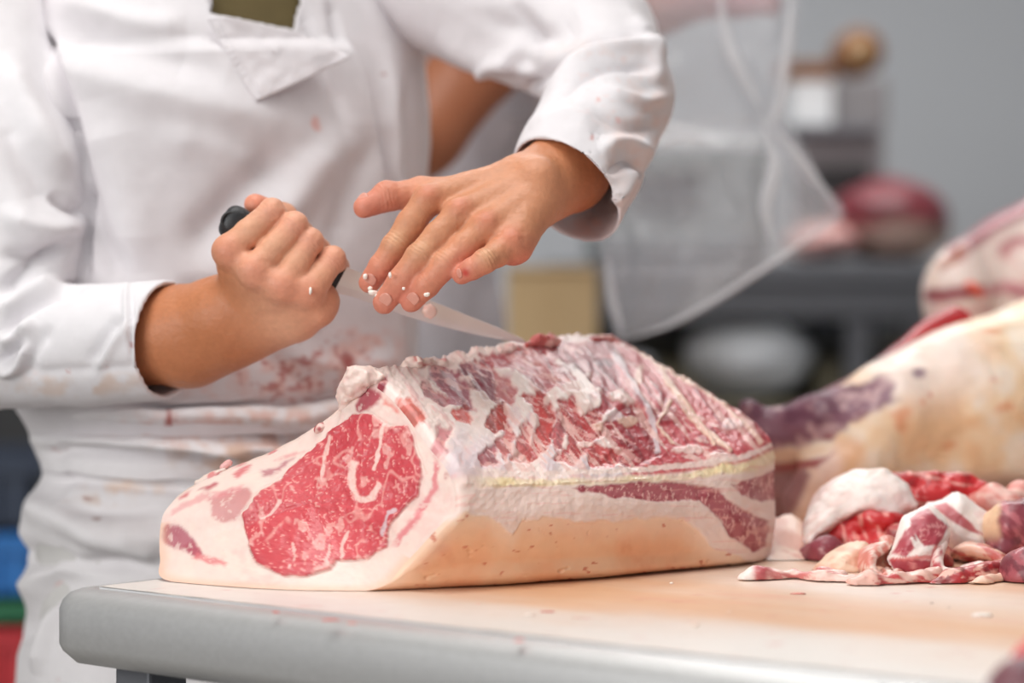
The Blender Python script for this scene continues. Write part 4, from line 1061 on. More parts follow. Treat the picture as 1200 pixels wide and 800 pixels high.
# shreds of fat clinging to blade and fingertips
def crumb(px_, py_, d, r, c_, st, seed, lab, grp=None):
    A, Fl = lump(P(px_, py_, d), r, seed, st, 3, .5)
    o = make('fat_crumb', A, Fl, M_FAT, None, paint(np.tile(c_, (len(A), 1)), rgb(226,140,130), sst(.2, .6, fbm3(A, 200, 2, seed)) * .4))
    return tag(o, lab, 'crumb', grp)
crumb(504,365,2.160,.0065,rgb(244,206,194),(1,.6,1),401,'pink fat crumb stuck on the knife blade just past the fingertips')
for i, (a, b, d, r, st, lab) in enumerate([(437,343,2.072,.0026,(1.6,1,.8),'largest white fat crumb beside the index fingernail'),(442,347,2.072,.0022,(1,1,1),'white fat crumb between the index and middle fingertips'),(457,322,2.050,.0018,(.8,1,1.4),'white fat crumb on the side of the middle finger, below its knuckle'),
        (434,338,2.074,.002,(1,1,1),'small fat crumb at the tip of the index finger'),(428,324,2.078,.002,(1,1,1.4),'fat crumb on the outer side of the index finger'),(500,345,2.046,.0022,(1.2,1,.9),'white fat crumb on the ring finger near its tip'),(473,338,2.050,.0014,(1,1,1),'tiniest fat crumb between middle and ring fingers'),(364,341,2.086,.0022,(.6,1,1.6),'drop-shaped white fat crumb on the little finger of the fist')]):
    crumb(a, b, d, r, rgb(250,236,226), st, 410 + i, lab, 'fat crumbs on the fingers')
# ------------------------------------------------------------------ carcass quarter, top chunk and trimmings
CREAM = rgb(240, 208, 172); CREAMW = rgb(243, 228, 212)
def sdf_obj(name, lo, hi, vox, build, mat, paintf, parent=None, nz=None, relax=2, post=None):
    f = Field(lo, hi, vox); build(f)
    if nz: f.noise(*nz)
    V, Fq = f.mesh(relax); N = vnormals(V, Fq)
    if ((V - V.mean(0)) * N).sum() < 0: Fq = Fq[:, ::-1].copy(); N = -N
    if post is not None: V = V + N * post(V)[:, None]
    if V[:, 2].min() < TZ + .02: V[:, 2] = np.maximum(V[:, 2], TZ + .0012)
    return make(name, V, Fq, mat, parent, paintf(V))
def T0(px_, d): return P(px_, 353 + 668.6 / d, d)

pk = [P(1290,400,2.75),P(870,470,2.45),P(945,625,2.42),P(1330,620,2.8)]
lo, hi = bounds(pk, .07); lo[2] = TZ - .005
def bq(f):
    f.chain([P(1310,440,2.66),P(1225,462,2.60),P(1135,476,2.55),P(1050,492,2.50)], [.10,.098,.079,.056], .03)
    f.chain([P(1050,490,2.50),P(965,502,2.48),P(895,510,2.50)], [.05,.034,.027], .02)
    f.ball(P(878,482,2.49), .013, .012)
    f.chain([P(1025,510,2.475),P(978,560,2.455),P(948,592,2.455)], [.042,.035,.029], .014)
    f.chain([P(940,530,2.51),P(915,585,2.51),P(905,610,2.51)], [.032,.032,.028], .01)
    f.cone(P(1000,480,2.5), P(1100,420,2.55), .02, .02, .03)
    f.ell(P(1250,520,2.78), (.16,.12,.12), None, .05)
    f.cone(P(1130,535,2.50), P(1215,520,2.52), .028, .03, .02)
    f.plane_cut(TZ + .0005)
def pq(V):
    x, y, d = proj(V); a = 14 * fbm(x * .02, y * .02, None, 3, 501); X, Y = x + a, y + 10 * fbm(x * .02, y * .02, None, 3, 502)
    n = fbm(x * .025, y * .025, None, 4, 503); m2 = fbm(x * .08, y * .08, None, 3, 504)
    c = np.tile(CREAM, (len(V), 1)); c = paint(c, CREAMW, sst(-.1, .4, n) * .8); c = paint(c, rgb(236,190,146), sst(.05, .5, -n) * .8)
    c = paint(c, rgb(240,222,214), sst(80, 20, np.hypot((X - 1080) / 1.6, Y - 425)) * .8)
    c = paint(c, rgb(226,164,116), sst(30, 8, seg_d(X, Y, [(1000,530),(985,570),(965,615)])[0]) * .7)
    c = paint(c, rgb(238,206,196), sst(30, 10, seg_d(X, Y, [(940,600),(955,570),(975,548)])[0]) * .6)
    pm = sst(-6, 6, poly_sd(X, Y, [(865,440),(900,460),(960,445),(1020,436),(1046,446),(1052,470),(1010,488),(975,510),(930,524),(890,534),(860,530)]) + 8 * m2)
    pc = paint(paint(np.tile(rgb(132,88,104), (len(V), 1)), rgb(186,150,152), sst(.05, .4, m2)), rgb(104,56,76), sst(.05, .4, -n - .2 * m2))
    c = c * (1 - pm[:, None]) + pc * pm[:, None]
    c = paint(c, rgb(236,206,178), sst(9, 4, seg_d(X, Y, [(895,538),(930,534),(968,528)])[0]) * .9)
    c = paint(c, rgb(150,48,58), sst(-3, 3, poly_sd(X, Y, [(890,545),(965,540),(985,530),(960,552),(905,556)])) * .9)
    c = paint(c, rgb(138,84,90), sst(-4, 4, poly_sd(X, Y, [(890,556),(945,552),(952,560),(925,600),(915,640),(890,640)])) * .9)
    c = paint(c, rgb(128,96,116), sst(9, 3, np.hypot((x - 1077) / 1.3, y - 437)) * .85)
    for q in ((1062,486,14,10),(1088,470,5,6),(1064,500,8,12),(1180,480,14,7),(1160,388,20,4),(1112,520,10,5)):
        c = paint(c, rgb(226,140,96), sst(1.2, .4, np.hypot((X - q[0]) / q[2], (Y - q[1]) / q[3])) * .6)
    c = paint(c, rgb(214,180,166), sst(548, 566, Y + .0 * X) * (x > 1060) * .8)  # shading of the overhanging underside, put into the pigment as greyish pink
    for q in ((1164,444),(1090,462)): c = paint(c, rgb(196,80,60), sst(4, 1, np.hypot(x - q[0], y - q[1])) * .8)
    c = paint(c, rgb(130,34,40), sst(10, 4, np.hypot((X - 972) / 1.5, Y - 508)) * .7)
    return c
quarter = thing('carcass_quarter', T0(1060, 2.5), 'cream fat-covered carcass quarter with purple shank end, behind the trimmings', 'meat')
sdf_obj('fat_cover', lo, hi, .0036, bq, M_FAT, pq, quarter, (16, .006, 3, 3), 3, lambda V: .0025 * fbm3(V, 30, 3, 511) + .001 * fbm3(V, 90, 2, 512))
A = np.array([P(965,471,2.51),P(1010,450,2.53),P(1060,419,2.57),P(1092,395,2.60),P(1125,380,2.62)]); V, Fl = tube(cr(A, 8), np.linspace(.012, .022, 33), 16)
V = V + (0.003 * fbm3(V, 60, 3, 3))[:, None]; make('red_edge', V, Fl, M_MEAT, quarter, paint(np.tile(rgb(176,34,40), (len(V), 1)), rgb(110,36,48), sst(1075, 1020, proj(V)[0])))['label'] = 'dark red meat edge showing along the top'

pk = [P(1080,235,2.95),P(1330,240,3.1),P(1320,600,3.0)]
lo, hi = bounds(pk, .06); lo[2] = TZ - .005
def bt(f):
    f.ell(P(1215,330,3.05), (.142,.10,.098), np.array([[.92,0,.40],[0,1,0],[-.40,0,.92]]), .02)
    f.ell(P(1122,350,2.97), (.044,.05,.062), None, .03); f.cone(P(1130,300,2.98), P(1220,258,3.02), .022, .026, .02)
    f.cone(P(1210,400,3.06), P(1222,545,3.06), .10, .10, .04); f.plane_cut(TZ + .0005)
def pt(V):
    x, y, d = proj(V); X, Y = x + 6 * fbm(x * .03, y * .03, None, 3, 521), y + 6 * fbm(x * .03, y * .03, None, 3, 522); n = fbm(x * .05, y * .05, None, 3, 523)
    c = np.tile(rgb(238,218,210), (len(V), 1)); c = paint(c, rgb(226,176,172), sst(.0, .4, n) * .7)
    def b(pts, w, cl_, s_=.9):
        nonlocal c
        c = paint(c, cl_, sst(w, w * .5, seg_d(X, Y, pts)[0]) * s_)
    b([(1122,292),(1145,272),(1175,254),(1215,236)], 17, rgb(140,52,70)); b([(1150,266),(1180,250),(1210,238)], 6, rgb(176,90,104), .7)
    b([(1105,308),(1120,300),(1130,290)], 9, rgb(170,104,78), .8); b([(1092,345),(1115,345),(1145,342)], 12, rgb(140,44,58), .95); b([(1150,345),(1180,336),(1215,345)], 8, rgb(206,138,146), .8)
    b([(1172,290),(1190,284),(1215,284)], 7, rgb(190,110,122), .8); b([(1142,336),(1148,346)], 6, rgb(226,80,60), .9); b([(1100,376),(1140,366),(1160,362)], 5, rgb(206,130,138), .7); b([(1188,345),(1215,350)], 6, rgb(160,70,90), .8)
    b([(1090,300),(1096,330)], 6, rgb(240,214,196), .7)
    return c
tp = thing('meat_chunk', T0(1200, 3.05), 'layered red and white meat chunk standing behind the cream carcass quarter', 'meat')
sdf_obj('layered_flesh', lo, hi, .0045, bt, M_MEAT, pt, tp, (30, .004, 3, 9), 3)
A = np.array([P(1132,332,2.915),P(1142,338,2.905),P(1150,346,2.915)]); V, Fl = tube(cr(A, 5), [.003,.004,.005,.006,.006,.006,.005,.005,.004,.003,.002], 10); make('torn_shred', V, Fl, M_MEAT, tp, np.tile(rgb(222,90,66), (len(V), 1)))

# --- trimmings in front of the quarter
def piece(name, label, chain_sets, mat, paintf, vox=.0016, k=.006, nz=(70, .0025, 3, 1), grp=None, cat='meat', flat=True, post=None, blends=None):
    pts = [P(*q[:3]) for ch in chain_sets for q in ch]; r = max(q[3] for ch in chain_sets for q in ch)
    lo, hi = bounds(pts, r + .012)
    def b(f):
        for ch in chain_sets: f.chain([P(*q[:3]) for q in ch] if len(ch) > 1 else [P(*ch[0][:3])] * 2, [q[3] for q in ch] if len(ch) > 1 else [ch[0][3]] * 2, k)
        f.plane_cut(TZ + .0004)
    o = sdf_obj(name, lo, hi, vox, b, mat, paintf, None, nz, 2, post)
    return tag(o, label, cat, grp)
def strip_paint(c1, c2, f=.06, thr=.05, seed=0, ang=20, c3=None, streak=3.0):
    def g(V):
        x, y, d = proj(V); a, b = rot(x, y, math.radians(ang)); n = fbm(a * f, b * f * streak, d * 30, 4, seed); c = paint(np.tile(c1, (len(V), 1)), c2, sst(thr - .14, thr + .14, n))
        if c3 is not None: c = paint(c, c3, sst(.15, .4, fbm(x * .09, y * .09, d * 60, 3, seed + 5)) * .7)
        return c
    return g
def flap(name, label, outline, dfun, bulge, thick, paintf, mat, n=26, wav=.002, seed=0, cat='fat'):
    """thick curved sheet of fat: bulged mid-surface with a rounded rim, closed all round"""
    O = cr(np.array(outline, float), 5, True); c = O.mean(0)
    t = np.linspace(1, .02, n)
    R = np.repeat(t, len(O)); A = (c + (O[None] - c) * t[:, None, None]).reshape(-1, 2)
    ed = 1 + .05 * fbm(np.cos(np.arange(len(O)) * .2) * 6, np.sin(np.arange(len(O)) * .2) * 6, None, 3, seed); A = c + (A - c) * (1 + (np.tile(ed, n) - 1) * R ** 6)[:, None]
    dz = np.array([dfun(a, b) for a, b in A]) - bulge * (1 - R ** 3) - 2.2 * wav * fbm(A[:, 0] * .035, A[:, 1] * .035, None, 4, seed)
    F_ = np.stack([P(a, b, q) for (a, b), q in zip(A, dz)])
    th = thick * np.sqrt(np.clip(1 - R ** 8, 0, 1))
    B_ = F_ + FW * th[:, None]; F_ = F_ - FW * (.15 * th)[:, None]
    Fq = grid_faces(n, len(O), True); m = len(F_)
    if (vnormals(F_, Fq) @ FW).sum() > 0: Fq = Fq[:, ::-1].copy()
    V = np.concatenate([F_, B_]); Fc = np.concatenate([Fq, Fq[:, ::-1] + m])
    V[:, 2] = np.maximum(V[:, 2], TZ + .0004)
    return tag(make(name, V, Fc, mat, None, paintf(V)), label, cat)
WHT = rgb(246, 232, 226); PINKF = rgb(232, 186, 172); REDB = rgb(204, 46, 50); REDM = rgb(184, 76, 84); PURM = rgb(142, 64, 76)
flap('fat_sheet', 'pale thin fat sheet leaning against the right end of the rib joint', [(892,652),(900,618),(916,604),(934,606),(950,632),(962,656),(958,670),(925,670),(898,668)], lambda a, b: 2.27 - .0012 * (b - 610), .012, .004, strip_paint(rgb(236,206,190), rgb(224,176,160), .04, .1, 601), M_FAT, seed=3)
def bdome(f):
    f.ell(P(1008,606,2.26), (.050,.045,.043), np.array([[.94,0,.34],[0,1,0],[-.34,0,.94]]), .01); f.chain([P(985,600,2.25), P(962,622,2.24), P(950,640,2.235)], [.022,.016,.007], .012); f.chain([P(975,605,2.235), P(958,620,2.225), P(942,634,2.22)], [.014,.009,.003], .006); f.chain([P(968,618,2.225), P(956,636,2.215), P(950,650,2.21)], [.012,.008,.003], .005); f.chain([P(1030,566,2.24), P(1050,578,2.235), P(1072,592,2.23)], [.014,.010,.004], .01); f.cone(P(1040,580,2.26), P(1066,594,2.25), .016, .008, .01)
    f.ell(P(1024,633,2.17), (.047,.075,.028), np.array([[.97,0,.22],[0,1,0],[-.22,0,.97]]), .003, True); f.ell(P(985,650,2.19), (.025,.06,.022), None, .004, True)
lo, hi = bounds([P(950,600,2.2), P(1080,600,2.33), P(1000,550,2.2), P(1000,660,2.2)], .03)
def pdome(V):
    x, y, d = proj(V); a, b = rot(x, y, math.radians(-38)); return paint(np.tile(WHT, (len(V), 1)), rgb(234,204,196), sst(.05, .4, fbm(a * .03, b * .14, None, 3, 603)) * .7)
tag(sdf_obj('fat_cap_piece', lo, hi, .0018, bdome, M_FAT, pdome, None, (60, .004, 3, 4), 2, lambda V: .0012 * fbm3(V, 140, 3, 9)), 'white dome of hard fat draped over raw red trim', 'fat')
piece('red_trim', 'raw red trim tucked under the white dome of fat', [[(972,640,2.235,.010),(990,628,2.235,.013),(1012,618,2.235,.014),(1036,614,2.23,.012),(1056,616,2.22,.010)],[(1020,608,2.215,.008),(1044,610,2.21,.007)],[(1000,640,2.22,.010),(1030,634,2.21,.011)]], M_MEAT, strip_paint(REDB, rgb(232,150,140), .06, .15, 605, 70, rgb(150,30,40)), nz=(60, .005, 3, 3))
piece('purple_trim', 'dark purple-red trim lowest on the left of the red trim', [[(952,650,2.22,.012),(968,646,2.2,.015),(980,655,2.2,.012)]], M_MEAT, strip_paint(PURM, rgb(206,160,158), .06, .2, 607), nz=(60, .004, 3, 4))
flap('fat_flap', 'smooth cream curled fat flap in front of the red trim', [(950,672),(968,650),(988,638),(1008,633),(1020,640),(1018,660),(1014,676),(990,680),(965,680)], lambda a, b: 2.15 - .0007 * (b - 630), .022, .006, strip_paint(rgb(240,202,176), rgb(228,172,146), .03, .1, 609), M_FAT, seed=5)
def p_strip(V):
    x, y, d = proj(V); c = strip_paint(rgb(206,120,116), rgb(236,196,184), .05, .05, 611, 8)(V); c = paint(c, REDM, sst(905, 895, x) * sst(876, 890, x) * .9); return paint(c, WHT, sst(888, 878, x))
piece('meat_strip', 'long pink strip with white tip lying flat, pointing at the rib joint', [[(872,679,2.045,.0055),(888,676,2.05,.0085),(900,674,2.06,.008)],[(900,677,2.05,.006),(930,678,2.06,.0075),(965,682,2.04,.009),(1002,685,2.03,.0075)],[(962,672,2.06,.006),(985,676,2.05,.006)]], M_MEAT, p_strip, nz=(80, .003, 3, 5))
def ribbon(name, label, path, width, thick, paintf, mat, cat='meat', seed=0, tilt=(0, 0)):
    """folded strip: path in the picture plane, its width runs back into depth"""
    C_ = np.array([P(*q) for q in path]); C_ = cr(C_, 8); n = len(C_)
    Tn = np.gradient(C_, axis=0); Tn /= np.linalg.norm(Tn, axis=1, keepdims=True)
    W = np.tile(FW + UP * tilt[0] + RT * tilt[1], (n, 1)); W -= Tn * (W * Tn).sum(1, keepdims=True); W /= np.linalg.norm(W, axis=1, keepdims=True); Nn = np.cross(Tn, W)
    V = []; m = 20
    for i in range(n):
        for k_ in range(m):
            a = 2 * math.pi * k_ / m; u = math.cos(a); v = math.sin(a); e = 1 - .5 * (abs(2 * i / (n - 1) - 1) ** 8)
            V.append(C_[i] + W[i] * (width * .5 * e * np.sign(u) * abs(u) ** .7 + width * .42) + Nn[i] * thick * .5 * e * np.sign(v) * abs(v) ** .8)
    V = np.array(V); V = V + (.0022 * fbm3(V, 70, 3, seed))[:, None] * np.array([1, .5, 1]); V[:, 2] = np.maximum(V[:, 2], TZ + .0004)
    Fl = [tuple(q) for q in grid_faces(n, m, True)] + [tuple(range(m))[::-1], tuple(range((n - 1) * m, n * m))]
    o = make(name, V, Fl, mat, None, paintf(V)); bm = bmesh.new(); bm.from_mesh(o.data); bmesh.ops.recalc_face_normals(bm, faces=bm.faces); bm.to_mesh(o.data); bm.free()
    return tag(o, label, cat)
ribbon('meat_curl', 'wavy folded pink strip standing on edge beside the cream flap', [(1028,626,2.12),(1040,636,2.11),(1024,650,2.10),(1022,664,2.09),(1034,677,2.08),(1050,672,2.08),(1046,662,2.09)], .035, .013, strip_paint(rgb(216,134,120), rgb(242,214,202), .08, .1, 613, 60), M_MEAT, seed=6)
def p_g(V):
    x, y, d = proj(V); X, Y = x + 2 * fbm(x * .1, y * .1, None, 2, 5), y + 2 * fbm(x * .1, y * .1, None, 2, 6); c = np.tile(WHT, (len(V), 1)); n = fbm(x * .1, y * .3, None, 3, 621)
    rc = paint(np.tile(rgb(176,72,84), (len(V), 1)), rgb(222,150,150), sst(.1, .4, n) * .8)
    for pl in ([(1066,606),(1086,595),(1112,618),(1098,638),(1082,640),(1068,618)], [(1044,648),(1062,618),(1072,642),(1062,652)], [(1062,622),(1070,612),(1074,634)], [(1040,655),(1098,655),(1096,672),(1050,672)]):
        m = sst(-1.5, 1.5, poly_sd(X, Y, pl)); c = c * (1 - m[:, None]) + rc * m[:, None]
    return paint(c, rgb(210,60,60), sst(3, 1, seg_d(X, Y, [(1045,656),(1065,654),(1092,652),(1096,640)])[0]) * .7)
flap('marbled_trim', 'marbled red and white cut piece upright at the middle of the heap', [(1046,640),(1058,606),(1072,598),(1088,592),(1106,604),(1114,620),(1108,640),(1098,660),(1080,672),(1050,668),(1040,655)], lambda a, b: 2.135 - .0006 * (b - 600), .018, .012, p_g, M_MEAT, wav=.003, seed=7, cat='meat')
def p_h(V):
    x, y, d = proj(V); X, Y = x + 2 * fbm(x * .1, y * .1, None, 2, 7), y; c = paint(np.tile(WHT, (len(V), 1)), rgb(236,206,202), sst(.1, .4, fbm(x * .04, y * .04, None, 3, 631)) * .7)
    return paint(c, rgb(190,88,96), sst(-1.5, 1.5, poly_sd(X, Y, [(1093,592),(1108,588),(1130,606),(1154,628),(1136,622),(1114,610)])) * .95)
flap('white_flap', 'white fat slab with one narrow red band across it', [(1084,592),(1100,586),(1116,577),(1128,578),(1148,594),(1162,606),(1158,626),(1156,646),(1130,650),(1112,640),(1100,616)], lambda a, b: 2.19 - .0004 * (b - 600), .016, .012, p_h, M_FAT, wav=.003, seed=8)
piece('bright_trim', 'bright red ragged trim lying under the edge of the carcass quarter', [[(1040,562,2.27,.008),(1062,570,2.28,.014),(1090,574,2.28,.016),(1122,572,2.28,.013),(1150,576,2.28,.010),(1164,580,2.28,.006)],[(1075,586,2.26,.012),(1105,586,2.26,.010)],[(1108,562,2.29,.007),(1138,564,2.29,.006)]], M_MEAT, strip_paint(REDB, rgb(236,170,160), .05, .2, 641, 12, rgb(160,30,40)), nz=(90, .006, 3, 8))
ribbon('white_curl', 'white-edged curled strip looping down at the right of the marbled piece', [(1116,618,2.13),(1106,636,2.11),(1100,654,2.09),(1104,668,2.08),(1122,676,2.07),(1142,670,2.07),(1162,660,2.08)], .03, .013, strip_paint(rgb(240,216,208), REDM, .06, .22, 643, 70), M_FAT, 'fat', 9)
piece('dark_strip', 'dark red strip lowest at the front of the heap on the right', [[(1098,690,2.02,.008),(1118,684,2.03,.012),(1142,678,2.04,.012),(1168,668,2.06,.010)]], M_MEAT, strip_paint(rgb(176,48,52), rgb(232,176,160), .06, .12, 645, -20, rgb(120,30,36)), nz=(80, .004, 3, 10))
ribbon('tan_arch', 'tan arched scrap bridging over the dark red strip', [(1112,652,2.13),(1134,646,2.12),(1158,648,2.11),(1174,658,2.10),(1178,676,2.09)], .028, .012, strip_paint(rgb(222,172,150), rgb(196,96,88), .06, .15, 647, 30), M_MEAT, 'meat', 12)
piece('pale_strip', 'pale pink strip along the very front of the heap with curled red end', [[(1000,688,2.01,.009),(1016,684,2.015,.010),(1026,690,2.01,.007)],[(1026,686,2.015,.008),(1052,684,2.02,.009),(1078,682,2.03,.010),(1096,676,2.05,.010)]], M_MEAT, strip_paint(rgb(232,184,170), rgb(196,70,72), .06, .12, 649, 10), nz=(80, .004, 3, 11))
piece('skin_scrap', 'pale skin scrap flat under the dark red strip', [[(1120,694,2.01,.006),(1150,690,2.02,.009),(1172,682,2.04,.008)]], M_FAT, strip_paint(rgb(232,190,166), rgb(224,160,140), .05, .2, 651))
def p_k(V):
    x, y, d = proj(V); c = strip_paint(PURM, rgb(186,104,112), .05, .08, 653, 40, rgb(96,40,54))(V); return paint(c, rgb(234,196,160), sst(1176, 1166, x + 3 * fbm(x * .1, y * .1, None, 2, 3)) * sst(640, 620, y))
piece('purple_chunk', 'glossy purple-red chunk at the right end of the heap with cream left face', [[(1166,612,2.18,.010),(1164,632,2.17,.009),(1174,644,2.16,.013)],[(1184,618,2.17,.024),(1215,622,2.18,.032),(1240,640,2.18,.035)]], M_MEAT, p_k, vox=.002, nz=(50, .004, 3, 12))
piece('wine_chunk', 'smooth wine-red chunk in front, right at the picture edge', [[(1196,668,2.05,.016),(1206,672,2.04,.024),(1232,668,2.05,.028)]], M_MEAT, strip_paint(rgb(168,84,94), rgb(120,50,62), .05, .05, 655, 60), vox=.002, nz=(40, .003, 3, 13))
piece('pink_fat', 'pink fatty scrap at the back right of the heap with a pale knob', [[(1142,588,2.27,.010),(1162,586,2.26,.014),(1182,592,2.25,.013)],[(1164,574,2.28,.006),(1163,580,2.28,.006)],[(1196,578,2.27,.014),(1215,585,2.27,.016)]], M_FAT, strip_paint(rgb(236,192,180), rgb(226,150,140), .05, .05, 657), nz=(60, .003, 3, 14))
piece('deep_trim', 'dark red trim filling the heap behind the marbled piece', [[(1060,640,2.2,.022),(1100,640,2.22,.026),(1140,645,2.2,.024),(1170,655,2.17,.018)],[(1060,660,2.15,.014),(1100,664,2.15,.014)]], M_MEAT, strip_paint(rgb(186,74,74), rgb(232,176,160), .05, .08, 659, 15, rgb(120,36,42)), vox=.0022, nz=(50, .005, 3, 15))
# foreground corner
piece('dark_offcut', 'dark purple offcut out of focus in the near right corner', [[(1200,812,1.47,.022),(1235,812,1.47,.028)],[(1180,822,1.47,.016),(1200,815,1.47,.02)]], M_MEAT, strip_paint(rgb(104,62,74), rgb(130,84,92), .02, .0, 661), vox=.002, nz=(40, .002, 3, 16))
piece('red_offcut', 'small bright red scrap on top of the dark purple offcut', [[(1196,768,1.50,.006),(1212,766,1.50,.012)]], M_MEAT, strip_paint(rgb(206,40,52), rgb(226,100,100), .03, .1, 663), vox=.0015)
# --- scraps on the board
def scrap(px_, py_, r, c_, st, seed, lab):
    q = on_plane(px_, py_, TZ); A, Fl = lump(q, r, seed, st, 2, .5); A[:, 2] = np.maximum(A[:, 2], TZ + .0003)
    tag(make('board_scrap', A, Fl, M_FAT, None, np.tile(c_, (len(A), 1))), lab, 'scrap')
PS = rgb(226, 130, 118); WS = rgb(246, 226, 212)
for i, (a, b, r, c_, st, lab) in enumerate([
    (323,718,.0028,rgb(214,120,116),(1,1,.5),'red meat speck on the white board edge near the left corner'),(387,727,.0045,rgb(222,132,126),(1.6,.8,.35),'flat pink meat scrap on the board edge below the eye muscle'),(412,731,.003,rgb(226,150,142),(1.4,.8,.4),'smaller pink scrap just right of the flat pink scrap'),
    (609,751,.0034,rgb(222,130,126),(1,1,.5),'pink scrap on the board edge below the middle of the joint'),(619,721,.0036,WS,(1.3,.9,.5),'white fat scrap on the board in front of the joint'),(642,717,.0034,PS,(1.8,.7,.3),'thin red scrap beside the white fat scrap in front of the joint'),
    (676,724,.0028,rgb(244,206,188),(1.5,.9,.4),'pale scrap right of the thin red scrap'),(787,684,.002,WS,(.8,.8,.9),'tiny white crumb close under the far end of the joint'),(815,733,.0028,rgb(246,222,206),(.9,.9,.9),'upright pale crumb in the middle of the bare board'),(855,717,.002,rgb(244,214,198),(1.3,1,.4),'tiny pale crumb behind the upright crumb'),
    (936,696,.0046,rgb(228,130,116),(1.4,.8,.3),'coral pink scrap in front of the long pink strip'),(1151,722,.0046,rgb(250,240,232),(1.6,.8,.6),'white crescent scrap in front of the heap'),(1092,707,.0016,rgb(150,120,110),(1,1,.5),'dark speck on the wet board left of the white crescent'),(1112,712,.0014,rgb(150,120,110),(1,1,.5),'second dark speck, nearer the white crescent'),
    (873,655,.0045,rgb(190,50,56),(1.4,.9,.6),'dark red scrap at the far foot of the rib joint'),(560,708,.002,rgb(246,206,190),(1.4,.9,.4),'tiny pale crumb in the shade before the joint')]):
    scrap(a, b, r, c_, st, 700 + i, lab)
# ------------------------------------------------------------------ second person, plastic bag and the far counter
M_COAT2 = mat_plain('second_white_coat', rgb(214, 210, 216), .9, 0, .03, 12)
per = thing('person', (P(455,400,3.32)[0], P(455,400,3.32)[1], 0), 'second person in white coat behind the butcher, bare brown arm, holding up the plastic bag', 'person')
B0 = np.array([P(452,400,3.32)[0], P(452,400,3.32)[1], 0])
f = Field((-1.0, 2.7, 0), (.6, 3.75, 1.86), .011)
for s in (-1, 1): f.chain([B0 + (.1*s,0,.9), B0 + (.11*s,0,.5), B0 + (.12*s,0,.09)], [.085,.058,.042], .03)
f.cone(B0 + (0,0,.95), B0 + (0,0,1.35), .13, .12, .05); f.cone(B0 + (-.12,0,1.39), B0 + (.12,0,1.39), .065, .065, .05); f.cone(B0 + (0,0,1.4), B0 + (0,-.02,1.57), .058, .052, .04)
f.ell(B0 + (0,-.04,1.67), (.078,.095,.118), None, .02); f.cone(B0 + (0,-.13,1.67), B0 + (0,-.148,1.64), .011, .017, .012)
for s in (-1, 1): f.ell(B0 + (.082*s,-.03,1.66), (.022,.012,.034), None, .008)
f.chain([B0 + (-.13,-.02,1.36), P(640,-30,3.10), P(566,66,3.02), P(494,158,2.98), P(440,215,2.98)], [.053,.053,.054,.050,.038], .02)
f.ell(P(418,232,2.98), (.05,.025,.035), None, .02)
hd = P(884,4,2.93)
f.chain([B0 + (.13,0,1.37), P(655,66,3.20), P(770,8,3.10), P(838,-6,3.04)], [.05,.044,.036,.028], .015)
f.cone(P(838,-6,3.04), P(868,-4,3.02), .028, .03, .01)
for k_ in range(4): f.chain([P(868,-16 + 10 * k_,3.0), P(900 + 4 * (k_ % 2),-20 + 10 * k_,2.985), P(910,-16 + 10 * k_,3.015), P(888,-12 + 9 * k_,3.03)], [.0105,.0105,.0095,.0085], .004)
f.chain([P(850,-14,3.04), P(872,-36,3.06), P(900,-34,3.04)], [.013,.012,.010], .006)
V, Fq = f.mesh(2); nn = vnormals(V, Fq)
if ((V - V.mean(0)) * nn).sum() < 0: Fq = Fq[:, ::-1].copy()
cl = np.tile(rgb(176,112,80), (len(V), 1)); cl = paint(cl, rgb(190,138,146), near(V, P(880,-4,3.02), .12) * .9)
make('body', V, Fq, M_SKIN, per, cl)
f = Field((-.75, 2.7, .45), (.3, 3.75, 1.52), .009)
R_ = None
for (a, b, rx, ry) in ((.55,.75,.185,.15),(.75,.95,.18,.145),(.95,1.2,.165,.14),(1.2,1.36,.17,.135)):
    f.ell(B0 + (0,0,(a+b)/2), (rx,ry,(b-a)), None, .05)
f.cone(B0 + (-.13,0,1.40), B0 + (.13,0,1.40), .085, .085, .05)
f.chain([B0 + (.13,0,1.38), P(608,40,3.24), P(640,96,3.21)], [.078,.066,.060], .02)
f.chain([B0 + (-.13,-.02,1.38), P(640,-40,3.10)], [.078,.07], .02)
V, Fq = f.mesh(2); nn = vnormals(V, Fq)
if ((V - V.mean(0)) * nn).sum() < 0: Fq = Fq[:, ::-1].copy(); nn = -nn
V = V + nn * (.012 * fbm3(V * np.array([1, 1, .35]), 16, 3, 71))[:, None]
make('coat', V, Fq, M_COAT2, per)
for s in (-1, 1):
    V, Fl = tube(cr(np.array([B0 + (.1*s,0,.88), B0 + (.11*s,0,.5), B0 + (.12*s,0,.08)]), 6), np.linspace(.1,.08,13), 20); make('trouser_leg', V, Fl, M_TROUS, per)
    V, Fl = lump(np.zeros(3), .05, 9, (.9,2.5,.9), 3, 0); make('shoe', V + B0 + (.12*s,-.05,.045), Fl, M_WHITEPL, per)
f = Field(B0 + (-.2,-.25,1.5), B0 + (.2,.25,1.86), .009); f.ell(B0 + (0,-.015,1.69), (.088,.105,.116), None, .01); f.half_cut(B0 + (0,-.06,1.70), (0,-.8,-.6)); f.noise(60,.006,2,4)
V, Fq = f.mesh(1); make('hair', V, Fq, bpy.data.materials['dark_hair'], per)

